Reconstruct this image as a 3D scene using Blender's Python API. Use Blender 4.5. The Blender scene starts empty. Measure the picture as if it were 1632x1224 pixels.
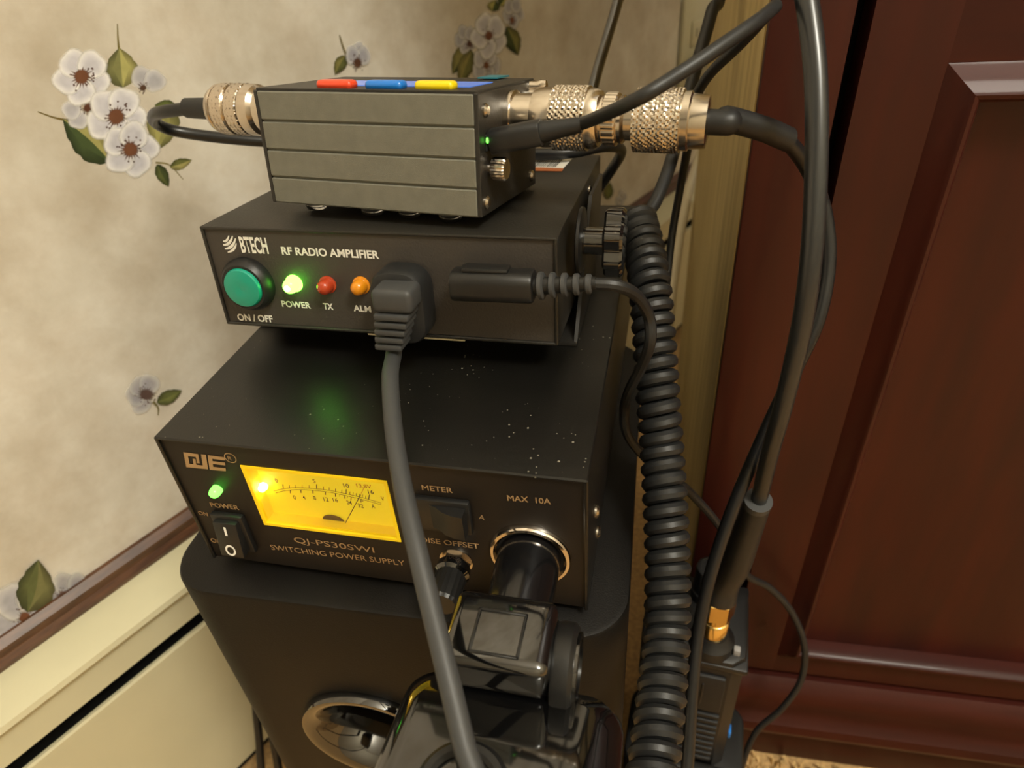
import bpy, bmesh, math, random
from mathutils import Vector, Matrix, Euler
random.seed(7)
scn = bpy.context.scene
COL = scn.collection
# ------------------------------------------------------------------ camera
Z0 = 0.354                                   # height of the power supply's underside above the floor
FPX = 1075.0185
CAM_LOC = Vector((0.1708, -0.1480, 0.2106 + Z0))
CAM_ROT = Euler((math.radians(53.966), math.radians(3.7579), math.radians(12.0822)), 'XYZ')
cd = bpy.data.cameras.new('camera'); cam = bpy.data.objects.new('camera', cd); COL.objects.link(cam)
cam.location = CAM_LOC; cam.rotation_euler = CAM_ROT
cd.sensor_width = 36.0; cd.lens = FPX / 1632 * 36.0; cd.clip_start = 0.005
cd.dof.use_dof = True; cd.dof.focus_distance = 0.245; cd.dof.aperture_fstop = 13.0
scn.camera = cam
# ------------------------------------------------------------------ world, light, exposure
wd = bpy.data.worlds.new('room_light'); scn.world = wd; wd.use_nodes = True
wd.node_tree.nodes['Background'].inputs[0].default_value = (1.0, 0.95, 0.82, 1)
wd.node_tree.nodes['Background'].inputs[1].default_value = 0.20
def area(name, loc, target, size, power, col, shape='DISK'):
    l = bpy.data.lights.new(name, 'AREA'); l.shape = shape; l.size = size; l.energy = power; l.color = col
    o = bpy.data.objects.new(name, l); COL.objects.link(o); o.location = loc
    o.rotation_euler = (Vector(target) - Vector(loc)).to_track_quat('-Z', 'Y').to_euler(); return o
lp_ = bpy.data.lights.new('ceiling_lamp', 'POINT'); lp_.energy = 92; lp_.shadow_soft_size = 0.22; lp_.color = (1.0, 0.96, 0.84)
lo_ = bpy.data.objects.new('ceiling_lamp', lp_); COL.objects.link(lo_); lo_.location = (1.00, -0.66, 2.0)
scn.view_settings.view_transform = 'Standard'; scn.view_settings.look = 'None'
scn.view_settings.gamma = 1.0; scn.view_settings.use_curve_mapping = False
scn.view_settings.exposure = 0.0
# ------------------------------------------------------------------ pixel helpers (1632 x 1224)
CM = CAM_ROT.to_matrix()
def ray(x, y): return CM @ Vector(((x - 816) / FPX, -(y - 612) / FPX, -1.0))
def at(x, y, d): return CAM_LOC + ray(x, y) * d
def onpl(x, y, P, n):
    d = ray(x, y); return CAM_LOC + d * ((P - CAM_LOC).dot(n) / d.dot(n))
def local(M, x, y, off=0.0):                 # pixel -> local coords on a frame's plane local y = off
    n = M.to_3x3() @ Vector((0, 1, 0)); P = M @ Vector((0, off, 0))
    return M.inverted() @ onpl(x, y, P, n)
# ------------------------------------------------------------------ materials
def s2l(c):
    c /= 255.0
    return c / 12.92 if c <= .04045 else ((c + .055) / 1.055) ** 2.4
def rgb(r, g, b): return (s2l(r), s2l(g), s2l(b), 1)
MATS = {}
def mat(name, col, rough=.5, metal=0, var=.0, vscale=60, bump=0, bscale=400, coat=0, emit=0, ecol=None, trans=0, col2=None, spec=.5, stretch=None):
    m = bpy.data.materials.new(name); m.use_nodes = True; nt = m.node_tree; b = nt.nodes['Principled BSDF']
    b.inputs['Base Color'].default_value = col; b.inputs['Roughness'].default_value = rough; b.inputs['Metallic'].default_value = metal
    b.inputs['Coat Weight'].default_value = coat; b.inputs['Coat Roughness'].default_value = .08
    b.inputs['Specular IOR Level'].default_value = spec
    b.inputs['Transmission Weight'].default_value = trans
    if emit: b.inputs['Emission Color'].default_value = ecol or col; b.inputs['Emission Strength'].default_value = emit
    tc = nt.nodes.new('ShaderNodeTexCoord'); vec = tc.outputs['Object']
    if stretch:
        mp = nt.nodes.new('ShaderNodeMapping'); mp.inputs['Scale'].default_value = stretch
        nt.links.new(vec, mp.inputs[0]); vec = mp.outputs[0]
    if var or col2:
        n = nt.nodes.new('ShaderNodeTexNoise'); n.inputs['Scale'].default_value = vscale; n.inputs['Detail'].default_value = 6
        nt.links.new(vec, n.inputs['Vector'])
        r = nt.nodes.new('ShaderNodeValToRGB')
        if col2 is None: col2 = tuple(max(0, c * (1 - var)) for c in col[:3]) + (1,)
        r.color_ramp.elements[0].position = .35; r.color_ramp.elements[0].color = col2
        r.color_ramp.elements[1].position = .68; r.color_ramp.elements[1].color = col
        nt.links.new(n.outputs['Fac'], r.inputs[0]); nt.links.new(r.outputs[0], b.inputs['Base Color'])
    if bump:
        n = nt.nodes.new('ShaderNodeTexNoise'); n.inputs['Scale'].default_value = bscale; n.inputs['Detail'].default_value = 3
        nt.links.new(tc.outputs['Object'], n.inputs['Vector'])
        bp = nt.nodes.new('ShaderNodeBump'); bp.inputs['Strength'].default_value = bump; bp.inputs['Distance'].default_value = .0004
        nt.links.new(n.outputs['Fac'], bp.inputs['Height']); nt.links.new(bp.outputs[0], b.inputs['Normal'])
    MATS[name] = m; return m
def attr_mat(name, rough=.7):                # flat print: colour and soft edge from a colour attribute
    m = bpy.data.materials.new(name); m.use_nodes = True; nt = m.node_tree; b = nt.nodes['Principled BSDF']
    b.inputs['Roughness'].default_value = rough; b.inputs['Specular IOR Level'].default_value = .2
    a = nt.nodes.new('ShaderNodeVertexColor'); a.layer_name = 'print'
    n = nt.nodes.new('ShaderNodeTexNoise'); n.inputs['Scale'].default_value = 240; n.inputs['Detail'].default_value = 5
    tc = nt.nodes.new('ShaderNodeTexCoord'); nt.links.new(tc.outputs['Object'], n.inputs['Vector'])
    mr = nt.nodes.new('ShaderNodeMapRange'); mr.inputs[3].default_value = .78; mr.inputs[4].default_value = 1.2
    nt.links.new(n.outputs['Fac'], mr.inputs[0])
    mx = nt.nodes.new('ShaderNodeVectorMath'); mx.operation = 'SCALE'
    nt.links.new(a.outputs['Color'], mx.inputs[0]); nt.links.new(mr.outputs[0], mx.inputs['Scale'])
    nt.links.new(mx.outputs[0], b.inputs['Base Color']); nt.links.new(a.outputs['Alpha'], b.inputs['Alpha'])
    MATS[name] = m; return m
M = MATS
mat('black_steel', rgb(38, 36, 33), .42, bump=.25, bscale=1800, var=.15, vscale=300)
mat('psu_cover', rgb(19, 18, 16), .34, bump=.12, bscale=2200, spec=.6)
def dusty(m):                                # scattered pale dust specks
    nt = m.node_tree; b = nt.nodes['Principled BSDF']; tc = nt.nodes.new('ShaderNodeTexCoord'); v = nt.nodes.new('ShaderNodeTexVoronoi'); v.inputs['Scale'].default_value = 330
    nt.links.new(tc.outputs['Object'], v.inputs['Vector'])
    n = nt.nodes.new('ShaderNodeTexNoise'); n.inputs['Scale'].default_value = 34; nt.links.new(tc.outputs['Object'], n.inputs['Vector'])
    mr = nt.nodes.new('ShaderNodeMapRange'); mr.inputs[1].default_value = .36; mr.inputs[2].default_value = .8; mr.inputs[3].default_value = 0; mr.inputs[4].default_value = .18; nt.links.new(n.outputs['Fac'], mr.inputs[0])
    lt = nt.nodes.new('ShaderNodeMath'); lt.operation = 'LESS_THAN'; nt.links.new(v.outputs['Distance'], lt.inputs[0]); nt.links.new(mr.outputs[0], lt.inputs[1])
    mx = nt.nodes.new('ShaderNodeMix'); mx.data_type = 'RGBA'; mx.inputs[6].default_value = b.inputs['Base Color'].default_value; mx.inputs[7].default_value = rgb(134, 130, 116)
    nt.links.new(lt.outputs[0], mx.inputs[0]); nt.links.new(mx.outputs[2], b.inputs['Base Color'])
dusty(M['psu_cover'])
mat('psu_panel', rgb(30, 25, 21), .5, spec=.35, bump=.1, bscale=2500)
mat('amp_panel', rgb(62, 57, 52), .5, bump=.35, bscale=1500)
mat('amp_cover', rgb(36, 34, 30), .4, bump=.3, bscale=1500)
mat('anodised', rgb(126, 126, 116), .5, metal=.4, bump=.3, bscale=2500, var=.12, vscale=200)
mat('sub_vinyl', rgb(15, 13, 11), .5, spec=.28, bump=.3, bscale=1600, var=.1, vscale=200)
mat('sub_front', rgb(50, 41, 35), .42, bump=.1, bscale=3000)
mat('black_plastic', rgb(26, 26, 26), .4, bump=.08, bscale=2000)
mat('black_rubber', rgb(30, 31, 32), .45, bump=.12, bscale=1500)
mat('grey_rubber', rgb(62, 63, 64), .5, bump=.1, bscale=1500)
mat('coax_jacket', rgb(34, 36, 38), .3, spec=.7)
mat('cable_black', rgb(24, 25, 27), .32)
mat('gloss_black', rgb(10, 10, 11), .06, coat=1.0, spec=1.0)
mat('satin_black', rgb(14, 14, 16), .2, coat=.3)
mat('dark_hole', rgb(6, 6, 6), .8)
mat('nickel', rgb(214, 204, 190), .2, metal=1)
mat('chrome', rgb(226, 216, 205), .1, metal=1)
mat('brass_nickel', rgb(214, 202, 188), .2, metal=1)
mat('gold', rgb(252, 216, 140), .16, metal=1)
mat('screw_steel', rgb(200, 190, 175), .25, metal=1)
mat('white_print', rgb(232, 230, 222), .6)
mat('gold_print', rgb(170, 138, 98), .55)
mat('switch_print', rgb(235, 235, 230), .6)
mat('black_print', rgb(22, 20, 12), .6)
mat('red_print', rgb(190, 120, 20), .6)
mat('green_button', rgb(22, 152, 128), .3, coat=.3)
mat('red_lens', rgb(176, 62, 30), .2, coat=.5)
mat('amber_lens', rgb(222, 140, 22), .2, coat=.5)
mat('green_led', rgb(90, 255, 40), .2, emit=9, ecol=(.16, 1.0, .05, 1))
mat('green_led_core', rgb(220, 255, 190), .2, emit=14, ecol=(.75, 1.0, .45, 1))
mat('green_led_small', rgb(90, 255, 60), .2, emit=3.2, ecol=(.15, 1.0, .08, 1))
mat('meter_paper', rgb(240, 206, 20), .6, emit=.40, ecol=(1.0, .80, .01, 1))
mat('meter_wall', rgb(235, 190, 15), .5, emit=.25, ecol=(1.0, .78, .01, 1))
mat('meter_bulb', rgb(255, 240, 190), .4, emit=26, ecol=(1.0, .82, .3, 1))
mat('meter_glass', (1, 1, 1, 1), .03, trans=1.0)
mat('clear_rubber', rgb(235, 235, 235), .05, trans=1.0)
mat('red_button', rgb(232, 72, 38), .3, coat=.4)
mat('blue_button', rgb(24, 120, 214), .3, coat=.4)
mat('yellow_button', rgb(236, 210, 10), .3, coat=.4)
mat('lcd_blue', rgb(70, 110, 190), .15, emit=.35, ecol=(.16, .33, 1.0, 1))
mat('teal_film', rgb(40, 120, 135), .3)
mat('label_white', rgb(210, 206, 196), .5)
mat('label_orange', rgb(150, 84, 44), .5)
mat('foam_white', rgb(215, 205, 170), .7)
mat('heater_cream', rgb(212, 206, 174), .38, var=.06, vscale=14)
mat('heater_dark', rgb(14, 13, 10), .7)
mat('trim_wood', rgb(100, 64, 38), .4, col2=rgb(70, 42, 24), vscale=18, stretch=(3, 3, 30))
mat('outlet_plastic', rgb(205, 200, 170), .4)
mat('white_cord', rgb(214, 204, 178), .45)
mat('mahogany', rgb(64, 20, 11), .46, spec=.3, col2=rgb(48, 15, 10), vscale=9, stretch=(6, 6, .8), coat=.08, bump=.04, bscale=600)
mat('mahogany_rail', rgb(66, 23, 14), .5, spec=.22, col2=rgb(50, 17, 11), vscale=9, stretch=(.8, 6, 6), coat=.08, bump=.04, bscale=600)
mat('side_laminate', rgb(204, 182, 124), .5, col2=rgb(176, 152, 98), vscale=10, stretch=(9, 9, .7))
mat('carpet', rgb(214, 174, 118), .95, var=.4, vscale=260, bump=1, bscale=500)
mat('carpet_fibre', rgb(232, 196, 136), .95, var=.35, vscale=90)
mat('ptt_rubber', rgb(20, 20, 21), .6)
mat('radio_black', rgb(22, 22, 23), .42, bump=.2, bscale=1500)
mat('label_grey', rgb(150, 150, 152), .5)
mat('ceiling_white', rgb(225, 220, 208), .9)
mat('wall_paint', rgb(196, 188, 168), .9)
attr_mat('wallpaper_print')
def wallpaper():
    m = bpy.data.materials.new('wallpaper'); m.use_nodes = True; nt = m.node_tree; b = nt.nodes['Principled BSDF']
    b.inputs['Roughness'].default_value = .62; b.inputs['Specular IOR Level'].default_value = .25
    tc = nt.nodes.new('ShaderNodeTexCoord')
    def noise(sc, det, lo, hi, c0, c1):
        n = nt.nodes.new('ShaderNodeTexNoise'); n.inputs['Scale'].default_value = sc; n.inputs['Detail'].default_value = det; n.inputs['Roughness'].default_value = .62
        nt.links.new(tc.outputs['Object'], n.inputs['Vector'])
        r = nt.nodes.new('ShaderNodeValToRGB'); r.color_ramp.elements[0].position = lo; r.color_ramp.elements[0].color = c0
        r.color_ramp.elements[1].position = hi; r.color_ramp.elements[1].color = c1
        nt.links.new(n.outputs['Fac'], r.inputs[0]); return r.outputs[0]
    A = noise(9, 8, .34, .66, rgb(198, 190, 174), rgb(238, 234, 224))
    B = noise(30, 8, .28, .62, rgb(200, 180, 154), rgb(255, 255, 255))
    mx = nt.nodes.new('ShaderNodeMix'); mx.data_type = 'RGBA'; mx.blend_type = 'MULTIPLY'; mx.inputs[0].default_value = .38
    nt.links.new(A, mx.inputs[6]); nt.links.new(B, mx.inputs[7]); nt.links.new(mx.outputs[2], b.inputs['Base Color'])
    MATS['wallpaper'] = m
wallpaper()
# ------------------------------------------------------------------ mesh helpers
def obj(name, bm, material, parent=None, smooth=35):
    me = bpy.data.meshes.new(name); bm.to_mesh(me); bm.free()
    me.materials.append(M[material] if isinstance(material, str) else material)
    if smooth:
        me.polygons.foreach_set('use_smooth', [True] * len(me.polygons)); me.set_sharp_from_angle(angle=math.radians(smooth))
    o = bpy.data.objects.new(name, me); COL.objects.link(o)
    if parent: o.parent = parent
    return o
def copy_obj(o, parent, loc=None):
    c = o.copy(); COL.objects.link(c); c.parent = parent
    if loc is not None: c.location = loc
    return c
def tag(o, label=None, cat=None, group=None, kind=None):
    if label: o['label'] = label
    if cat: o['category'] = cat
    if group: o['group'] = group
    if kind: o['kind'] = kind
    return o
def empty(name, Mx, label, cat, group=None):
    o = bpy.data.objects.new(name, None); COL.objects.link(o); o.matrix_world = Mx; o.empty_display_size = .01
    return tag(o, label, cat, group)
def add_box(bm, lo, hi, bev=0, seg=2, Mx=None):
    t = bmesh.new(); bmesh.ops.create_cube(t, size=1)
    for v in t.verts: v.co = Vector(((lo[i] + hi[i]) / 2 + v.co[i] * (hi[i] - lo[i]) for i in range(3)))
    if bev: bmesh.ops.bevel(t, geom=t.edges[:], offset=bev, segments=seg, affect='EDGES', profile=.5)
    if Mx is not None: bmesh.ops.transform(t, matrix=Mx, verts=t.verts)
    merge(bm, t); return bm
def merge(bm, t):
    me = bpy.data.meshes.new('tmp'); t.to_mesh(me); t.free(); bm.from_mesh(me); bpy.data.meshes.remove(me)
def box(lo, hi, bev=0, seg=2, Mx=None): return add_box(bmesh.new(), lo, hi, bev, seg, Mx)
def axis_m(o, d):                             # matrix with local z along d at o
    return Matrix.Translation(Vector(o)) @ Vector(d).to_track_quat('Z', 'Y').to_matrix().to_4x4()
def add_lathe(bm, prof, o=(0, 0, 0), d=(0, 0, 1), n=32, knurl=None):
    t = bmesh.new(); rings = []
    for r, h in prof:
        ring = []
        for k in range(n):
            a = 2 * math.pi * k / n; rr = r
            if knurl: rr = knurl(r, a, h, k)
            ring.append(t.verts.new((rr * math.cos(a), rr * math.sin(a), h)))
        rings.append(ring)
    for i in range(len(rings) - 1):
        for k in range(n): t.faces.new((rings[i][k], rings[i][(k + 1) % n], rings[i + 1][(k + 1) % n], rings[i + 1][k]))
    if prof[0][0] > 1e-6: t.faces.new(rings[0][::-1])
    if prof[-1][0] > 1e-6: t.faces.new(rings[-1])
    bmesh.ops.remove_doubles(t, verts=t.verts, dist=1e-7)
    bmesh.ops.recalc_face_normals(t, faces=t.faces)
    bmesh.ops.transform(t, matrix=axis_m(o, d), verts=t.verts); merge(bm, t); return bm
def lathe(prof, o=(0, 0, 0), d=(0, 0, 1), n=32, knurl=None): return add_lathe(bmesh.new(), prof, o, d, n, knurl)
def ring_lathe(prof, o, d, n=40):             # closed profile loop (torus-like)
    t = bmesh.new(); rings = []
    for k in range(n):
        a = 2 * math.pi * k / n
        rings.append([t.verts.new((r * math.cos(a), r * math.sin(a), h)) for r, h in prof])
    m = len(prof)
    for k in range(n):
        for i in range(m): t.faces.new((rings[k][i], rings[(k + 1) % n][i], rings[(k + 1) % n][(i + 1) % m], rings[k][(i + 1) % m]))
    bmesh.ops.recalc_face_normals(t, faces=t.faces); bmesh.ops.transform(t, matrix=axis_m(o, d), verts=t.verts); return t
def smooth_path(pts, sub=10):
    pts = [Vector(p) for p in pts]; out = []
    P = [pts[0] * 2 - pts[1]] + pts + [pts[-1] * 2 - pts[-2]]
    for i in range(1, len(P) - 2):
        a, b, c, d = P[i - 1:i + 3]
        for k in range(sub):
            t = k / sub
            out.append(.5 * ((2 * b) + (c - a) * t + (2 * a - 5 * b + 4 * c - d) * t * t + (3 * b - a - 3 * c + d) * t ** 3))
    out.append(pts[-1]); return out
def tube(path, r, n=12, cap=True, bm=None):
    bm = bm or bmesh.new(); N = len(path); rf = r if callable(r) else (lambda s: r)
    T = [(path[min(i + 1, N - 1)] - path[max(i - 1, 0)]).normalized() for i in range(N)]
    u = T[0].orthogonal().normalized(); rings = []
    for i in range(N):
        u = (u - T[i] * u.dot(T[i])).normalized(); v = T[i].cross(u); rr = rf(i / (N - 1))
        rings.append([bm.verts.new(path[i] + (u * math.cos(2 * math.pi * k / n) + v * math.sin(2 * math.pi * k / n)) * rr) for k in range(n)])
    for i in range(N - 1):
        for k in range(n): bm.faces.new((rings[i][k], rings[i][(k + 1) % n], rings[i + 1][(k + 1) % n], rings[i + 1][k]))
    if cap: bm.faces.new(rings[0][::-1]); bm.faces.new(rings[-1])
    return bm
def cable(pts, r, n=12, sub=10): return tube(smooth_path([p if isinstance(p, Vector) else at(*p) for p in pts], sub), r, n)
def rrect(w, h, r, seg=6):                    # rounded rectangle outline centred on 0
    out = []
    for cx, cy, a0 in ((w/2-r, h/2-r, 0), (-w/2+r, h/2-r, 90), (-w/2+r, -h/2+r, 180), (w/2-r, -h/2+r, 270)):
        for k in range(seg + 1):
            a = math.radians(a0 + 90 * k / seg); out.append((cx + r * math.cos(a), cy + r * math.sin(a)))
    return out
def slab(outline, z0, z1, bev=0, Mx=None, bm=None):   # prism from an xy outline, rims rounded
    t = bmesh.new(); lev = [(0, z0, bev), (1, z0 + bev, 0), (1, z1 - bev, 0), (0, z1, bev)] if bev else [(1, z0, 0), (1, z1, 0)]
    if bev: lev = [(0, z0, bev), (0, z0 + bev * .3, bev * .3), (1, z0 + bev, 0), (1, z1 - bev, 0), (0, z1 - bev * .3, bev * .3), (0, z1, bev)]
    cx = sum(p[0] for p in outline) / len(outline); cy = sum(p[1] for p in outline) / len(outline); rings = []
    R0 = max(abs(p[0] - cx) for p in outline); R1 = max(abs(p[1] - cy) for p in outline)
    for _, z, ins in lev:
        rings.append([t.verts.new((cx + (p[0] - cx) * (1 - ins / R0), cy + (p[1] - cy) * (1 - ins / R1), z)) for p in outline])
    n = len(outline)
    for i in range(len(rings) - 1):
        for k in range(n): t.faces.new((rings[i][k], rings[i][(k + 1) % n], rings[i + 1][(k + 1) % n], rings[i + 1][k]))
    t.faces.new(rings[0][::-1]); t.faces.new(rings[-1]); bmesh.ops.recalc_face_normals(t, faces=t.faces)
    if Mx is not None: bmesh.ops.transform(t, matrix=Mx, verts=t.verts)
    if bm is None: return t
    merge(bm, t); return bm
def poly(bm, pts):
    bm.faces.new([bm.verts.new(p) for p in pts]); return bm
def text_bm(s, weight=0.0, shear=0.0):        # built-in font as a flat mesh: x 0..w, y 0..cap height
    cu = bpy.data.curves.new('t', 'FONT'); cu.body = s; cu.size = 1; cu.offset = weight; cu.shear = shear; cu.resolution_u = 3
    o = bpy.data.objects.new('t', cu); COL.objects.link(o)
    bpy.context.view_layer.update()
    me = bpy.data.meshes.new_from_object(o.evaluated_get(bpy.context.evaluated_depsgraph_get()))
    bm = bmesh.new(); bm.from_mesh(me); bpy.data.meshes.remove(me); bpy.data.objects.remove(o); bpy.data.curves.remove(cu)
    return bm
def lettering(Mx, s, a, b, c, material, parent, off=-.0002, weight=.0, shear=0.0):
    """text on the plane y=off of frame Mx: pixel a baseline left, b baseline right, c cap top above a"""
    A = local(Mx, *a, off); B = local(Mx, *b, off); Ct = local(Mx, *c, off)
    bm = text_bm(s, weight, shear)
    xs = [v.co.x for v in bm.verts]; ys = [v.co.y for v in bm.verts if True]
    x0, x1 = min(xs), max(xs); y0, y1 = min(ys), max(ys)
    e = (B - A); w = e.length; e.normalize(); up = Vector((0, 0, 1)); up = (up - e * up.dot(e)).normalized(); h = (Ct - A).dot(up)
    for v in bm.verts: v.co = A + e * ((v.co.x - x0) / (x1 - x0) * w) + up * ((v.co.y - y0) / (y1 - y0) * h)
    return obj('lettering', bm, material, parent, 0)
def frame(x, y, z, yaw=0, pitch=0): return Matrix.Translation((x, y, z)) @ Euler((-pitch, 0, yaw), 'XYZ').to_matrix().to_4x4()
YN = (0, -1, 0)
def drop(p, dx=0, dy=0, r=.003):              # let a cable run on down to the carpet below the picture
    z = p.z; return [Vector((p.x + dx * t, p.y + dy * t, r + (z - r) * (1 - t))) for t in (.3, .65, .97)] + [Vector((p.x + dx * 1.6, p.y + dy * 1.6, r))]
def rise(p, dx=0, dy=0, h=.35): return [Vector((p.x + dx * t, p.y + dy * t, p.z + h * t)) for t in (.35, .7, 1)]
# ================================================================== SETTING
fl = obj('floor', box((-1.2, -2.0, -.02), (1.9, 1.8, 0)), 'carpet', None, 0); tag(fl, 'tan carpeted floor under the cabinet and speaker', kind='structure')
tag(obj('ceiling', box((-1.2, -2.0, 2.4), (1.9, 1.8, 2.44)), 'ceiling_white', None, 0), 'plain pale ceiling', kind='structure')
tag(obj('wall_back', box((-1.2, -2.04, 0), (1.9, -2.0, 2.4)), 'wall_paint', None, 0), 'plain beige wall behind the viewer', kind='structure')
tag(obj('wall_right', box((1.9, -2.0, 0), (1.94, 1.8, 2.4)), 'wall_paint', None, 0), 'plain beige wall at the right of the room', kind='structure')
# carpet tufts where the carpet comes into view
bm = bmesh.new()
for i in range(9000):
    x = random.uniform(.12, .62); y = random.uniform(-.16, .1375)
    if x < .255 and y > -.01: continue
    r = .0011; h = random.uniform(.003, .0075)
    a = random.uniform(0, 6.28); lx, ly = random.gauss(0, .0022), random.gauss(0, .0022)
    b = [bm.verts.new((x + r * math.cos(a + k * 2.094), y + r * math.sin(a + k * 2.094), 0)) for k in range(3)]
    t = [bm.verts.new((x + lx + r * .8 * math.cos(a + k * 2.094), y + ly + r * .8 * math.sin(a + k * 2.094), h)) for k in range(3)]
    for k in range(3): bm.faces.new((b[k], b[(k + 1) % 3], t[(k + 1) % 3], t[k]))
    bm.faces.new(t)
tag(obj('carpet_pile', bm, 'carpet_fibre', None, 0), 'short tan carpet pile in front of the mahogany cabinet', 'carpet', kind='stuff')
# wall line: heater front plane through HF, wallpaper WT behind it
WD = Vector((.4225, .9064, 0)).normalized(); WN = Vector((-WD.y, WD.x, 0))      # WN points into the wall
HF = onpl(405, 1203, Vector((0, 0, .03)), Vector((0, 0, 1)))
HF.z = 0; WT = .036
WM = Matrix.Translation(HF + WN * WT) @ Matrix((( WD.x, WN.x, 0, 0), (WD.y, WN.y, 0, 0), (0, 0, 1, 0), (0, 0, 0, 1)))   # local x along, y into wall, z up
wl = obj('wall_left', box((-1.0, 0, 0), (1.6, .08, 2.4)), 'wallpaper', None, 0); wl.matrix_world = WM; tag(wl, 'mottled beige wallpaper wall printed with white blossoms', kind='structure')
HM = Matrix.Translation(HF) @ WM.to_3x3().to_4x4()
# printed blossoms on the wallpaper (flat print)
LAY = [0]
def wall_pt(x, y, off): return local(WM, x, y, -off)
def print_mesh(name, rings, cols, center=None):
    """rings: pixel outlines from inner to outer, cols: (r,g,b,a) per ring"""
    LAY[0] += 1; off = .00004 + .000004 * LAY[0]
    bm = bmesh.new(); cl = bm.loops.layers.float_color.new('print'); vc = {}
    R = [[bm.verts.new(wall_pt(px, py, off)) for px, py in ring] for ring in rings]
    for ring, c in zip(R, cols):
        for k, v in enumerate(ring): vc[v] = c[k] if isinstance(c, list) else c
    cx = sum(q[0] for q in rings[0]) / len(rings[0]); cy = sum(q[1] for q in rings[0]) / len(rings[0])
    if center: cx, cy = center
    cv = bm.verts.new(wall_pt(cx, cy, off)); c0 = cols[0][0] if isinstance(cols[0], list) else cols[0]; vc[cv] = c0
    n = len(R[0]); F = []
    for k in range(n): F.append(bm.faces.new((cv, R[0][k], R[0][(k + 1) % n])))
    for i in range(len(R) - 1):
        for k in range(n): F.append(bm.faces.new((R[i][k], R[i + 1][k], R[i + 1][(k + 1) % n], R[i][(k + 1) % n])))
    for f in F:
        for l in f.loops: l[cl] = vc[l.vert]
    return obj(name, bm, 'wallpaper_print', wl, 0)
def C4(r, g, b, a=1): return rgb(r, g, b)[:3] + (a,)
def petal(cx, cy, ang, r, sx=1, fade=1.0, dim=0):
    n = 22; ux, uy = math.cos(ang), math.sin(ang); ph = random.uniform(0, 6)
    def ring(k):
        out = []
        for i in range(n):
            t = 2 * math.pi * i / n
            a = .50 + .50 * math.cos(t) * k; b = .50 * math.sin(t) * k * (1 + .07 * math.sin(3 * t + ph))
            a *= 1 + .04 * math.sin(4 * t + ph); a, b = a * r, b * r
            out.append((cx + (ux * a - uy * b) * sx, cy + uy * a + ux * b))
        return out
    d = dim
    print_mesh('petal_print', [ring(.4), ring(.72), ring(.88), ring(1.08)],
               [C4(208 - d, 207 - d, 216 - d, fade), C4(228 - d, 227 - d, 232 - d, fade), C4(243 - d, 242 - d, 242 - d, fade * .97), C4(240 - d, 237 - d, 232 - d, 0)])
def stamen(cx, cy, r, sx=1, col=(118, 76, 52)):
    n = 40; j = [random.uniform(.6, 1.2) if i % 2 else random.uniform(.5, .65) for i in range(n)]
    o = [(cx + math.cos(2 * math.pi * i / n) * r * j[i] * sx, cy + math.sin(2 * math.pi * i / n) * r * j[i]) for i in range(n)]
    q = [(cx + math.cos(2 * math.pi * i / n) * r * .5 * sx, cy + math.sin(2 * math.pi * i / n) * r * .5) for i in range(n)]
    print_mesh('stamen_print', [q, o], [C4(*col, .92), C4(94, 66, 56, .35)], (cx, cy))
    for k in range(14):                      # loose anther specks around the centre
        a, d_ = random.uniform(0, 6.28), r * random.uniform(.75, 1.25); e = max(1.1, r * .09)
        print_mesh('anther_print', [[(cx + math.cos(a) * d_ * sx + math.cos(t) * e, cy + math.sin(a) * d_ + math.sin(t) * e) for t in (0, 1.26, 2.51, 3.77, 5.03)]], [C4(84, 56, 48, .85)])
def blossom(cx, cy, r, rot=0, n=5, sx=1, fade=1, dim=0, only=None, st=.42):
    for k in range(n):
        if only and k not in only: continue
        petal(cx, cy, rot + 2 * math.pi * k / n, r, sx, fade, dim)
    if st: stamen(cx, cy, r * st, sx)
def leaf(tip, base, w, bend=0, dark=(62, 72, 40), light=(142, 138, 84), swap=False, fade=.95):
    """pointed leaf from base to tip, one half dark, one half light"""
    n = 12; dx, dy = tip[0] - base[0], tip[1] - base[1]; L = math.hypot(dx, dy); ux, uy = dx / L, dy / L; px, py = -uy, ux
    mid = []; 
    for i in range(n + 1):
        t = i / n; c = bend * math.sin(math.pi * t); mid.append((base[0] + dx * t + px * c, base[1] + dy * t + py * c))
    def side(s, k):
        return [(mid[i][0] + px * s * k * w * math.sin(math.pi * (i / n) ** .8) ** .85 * (1 + .06 * math.sin(i * 2.2)), mid[i][1] + py * s * k * w * math.sin(math.pi * (i / n) ** .8) ** .85 * (1 + .06 * math.sin(i * 2.2))) for i in range(n + 1)]
    for s in (1, -1):
        c = dark if (s > 0) != swap else light; e = tuple(int(v * .8) for v in c)
        o = side(s, 1); o2 = side(s, 1.1)
        inner = mid + side(s, .92)[::-1]; 
        print_mesh('leaf_print', [mid + o[::-1]], [[C4(*tuple(min(255, int(v * 1.22)) for v in c), fade)] * (n + 1) + [C4(*e, fade)] * (n + 1)], mid[n // 2] if False else ((mid[n//2][0] + o[n//2][0]) / 2, (mid[n//2][1] + o[n//2][1]) / 2))
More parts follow.
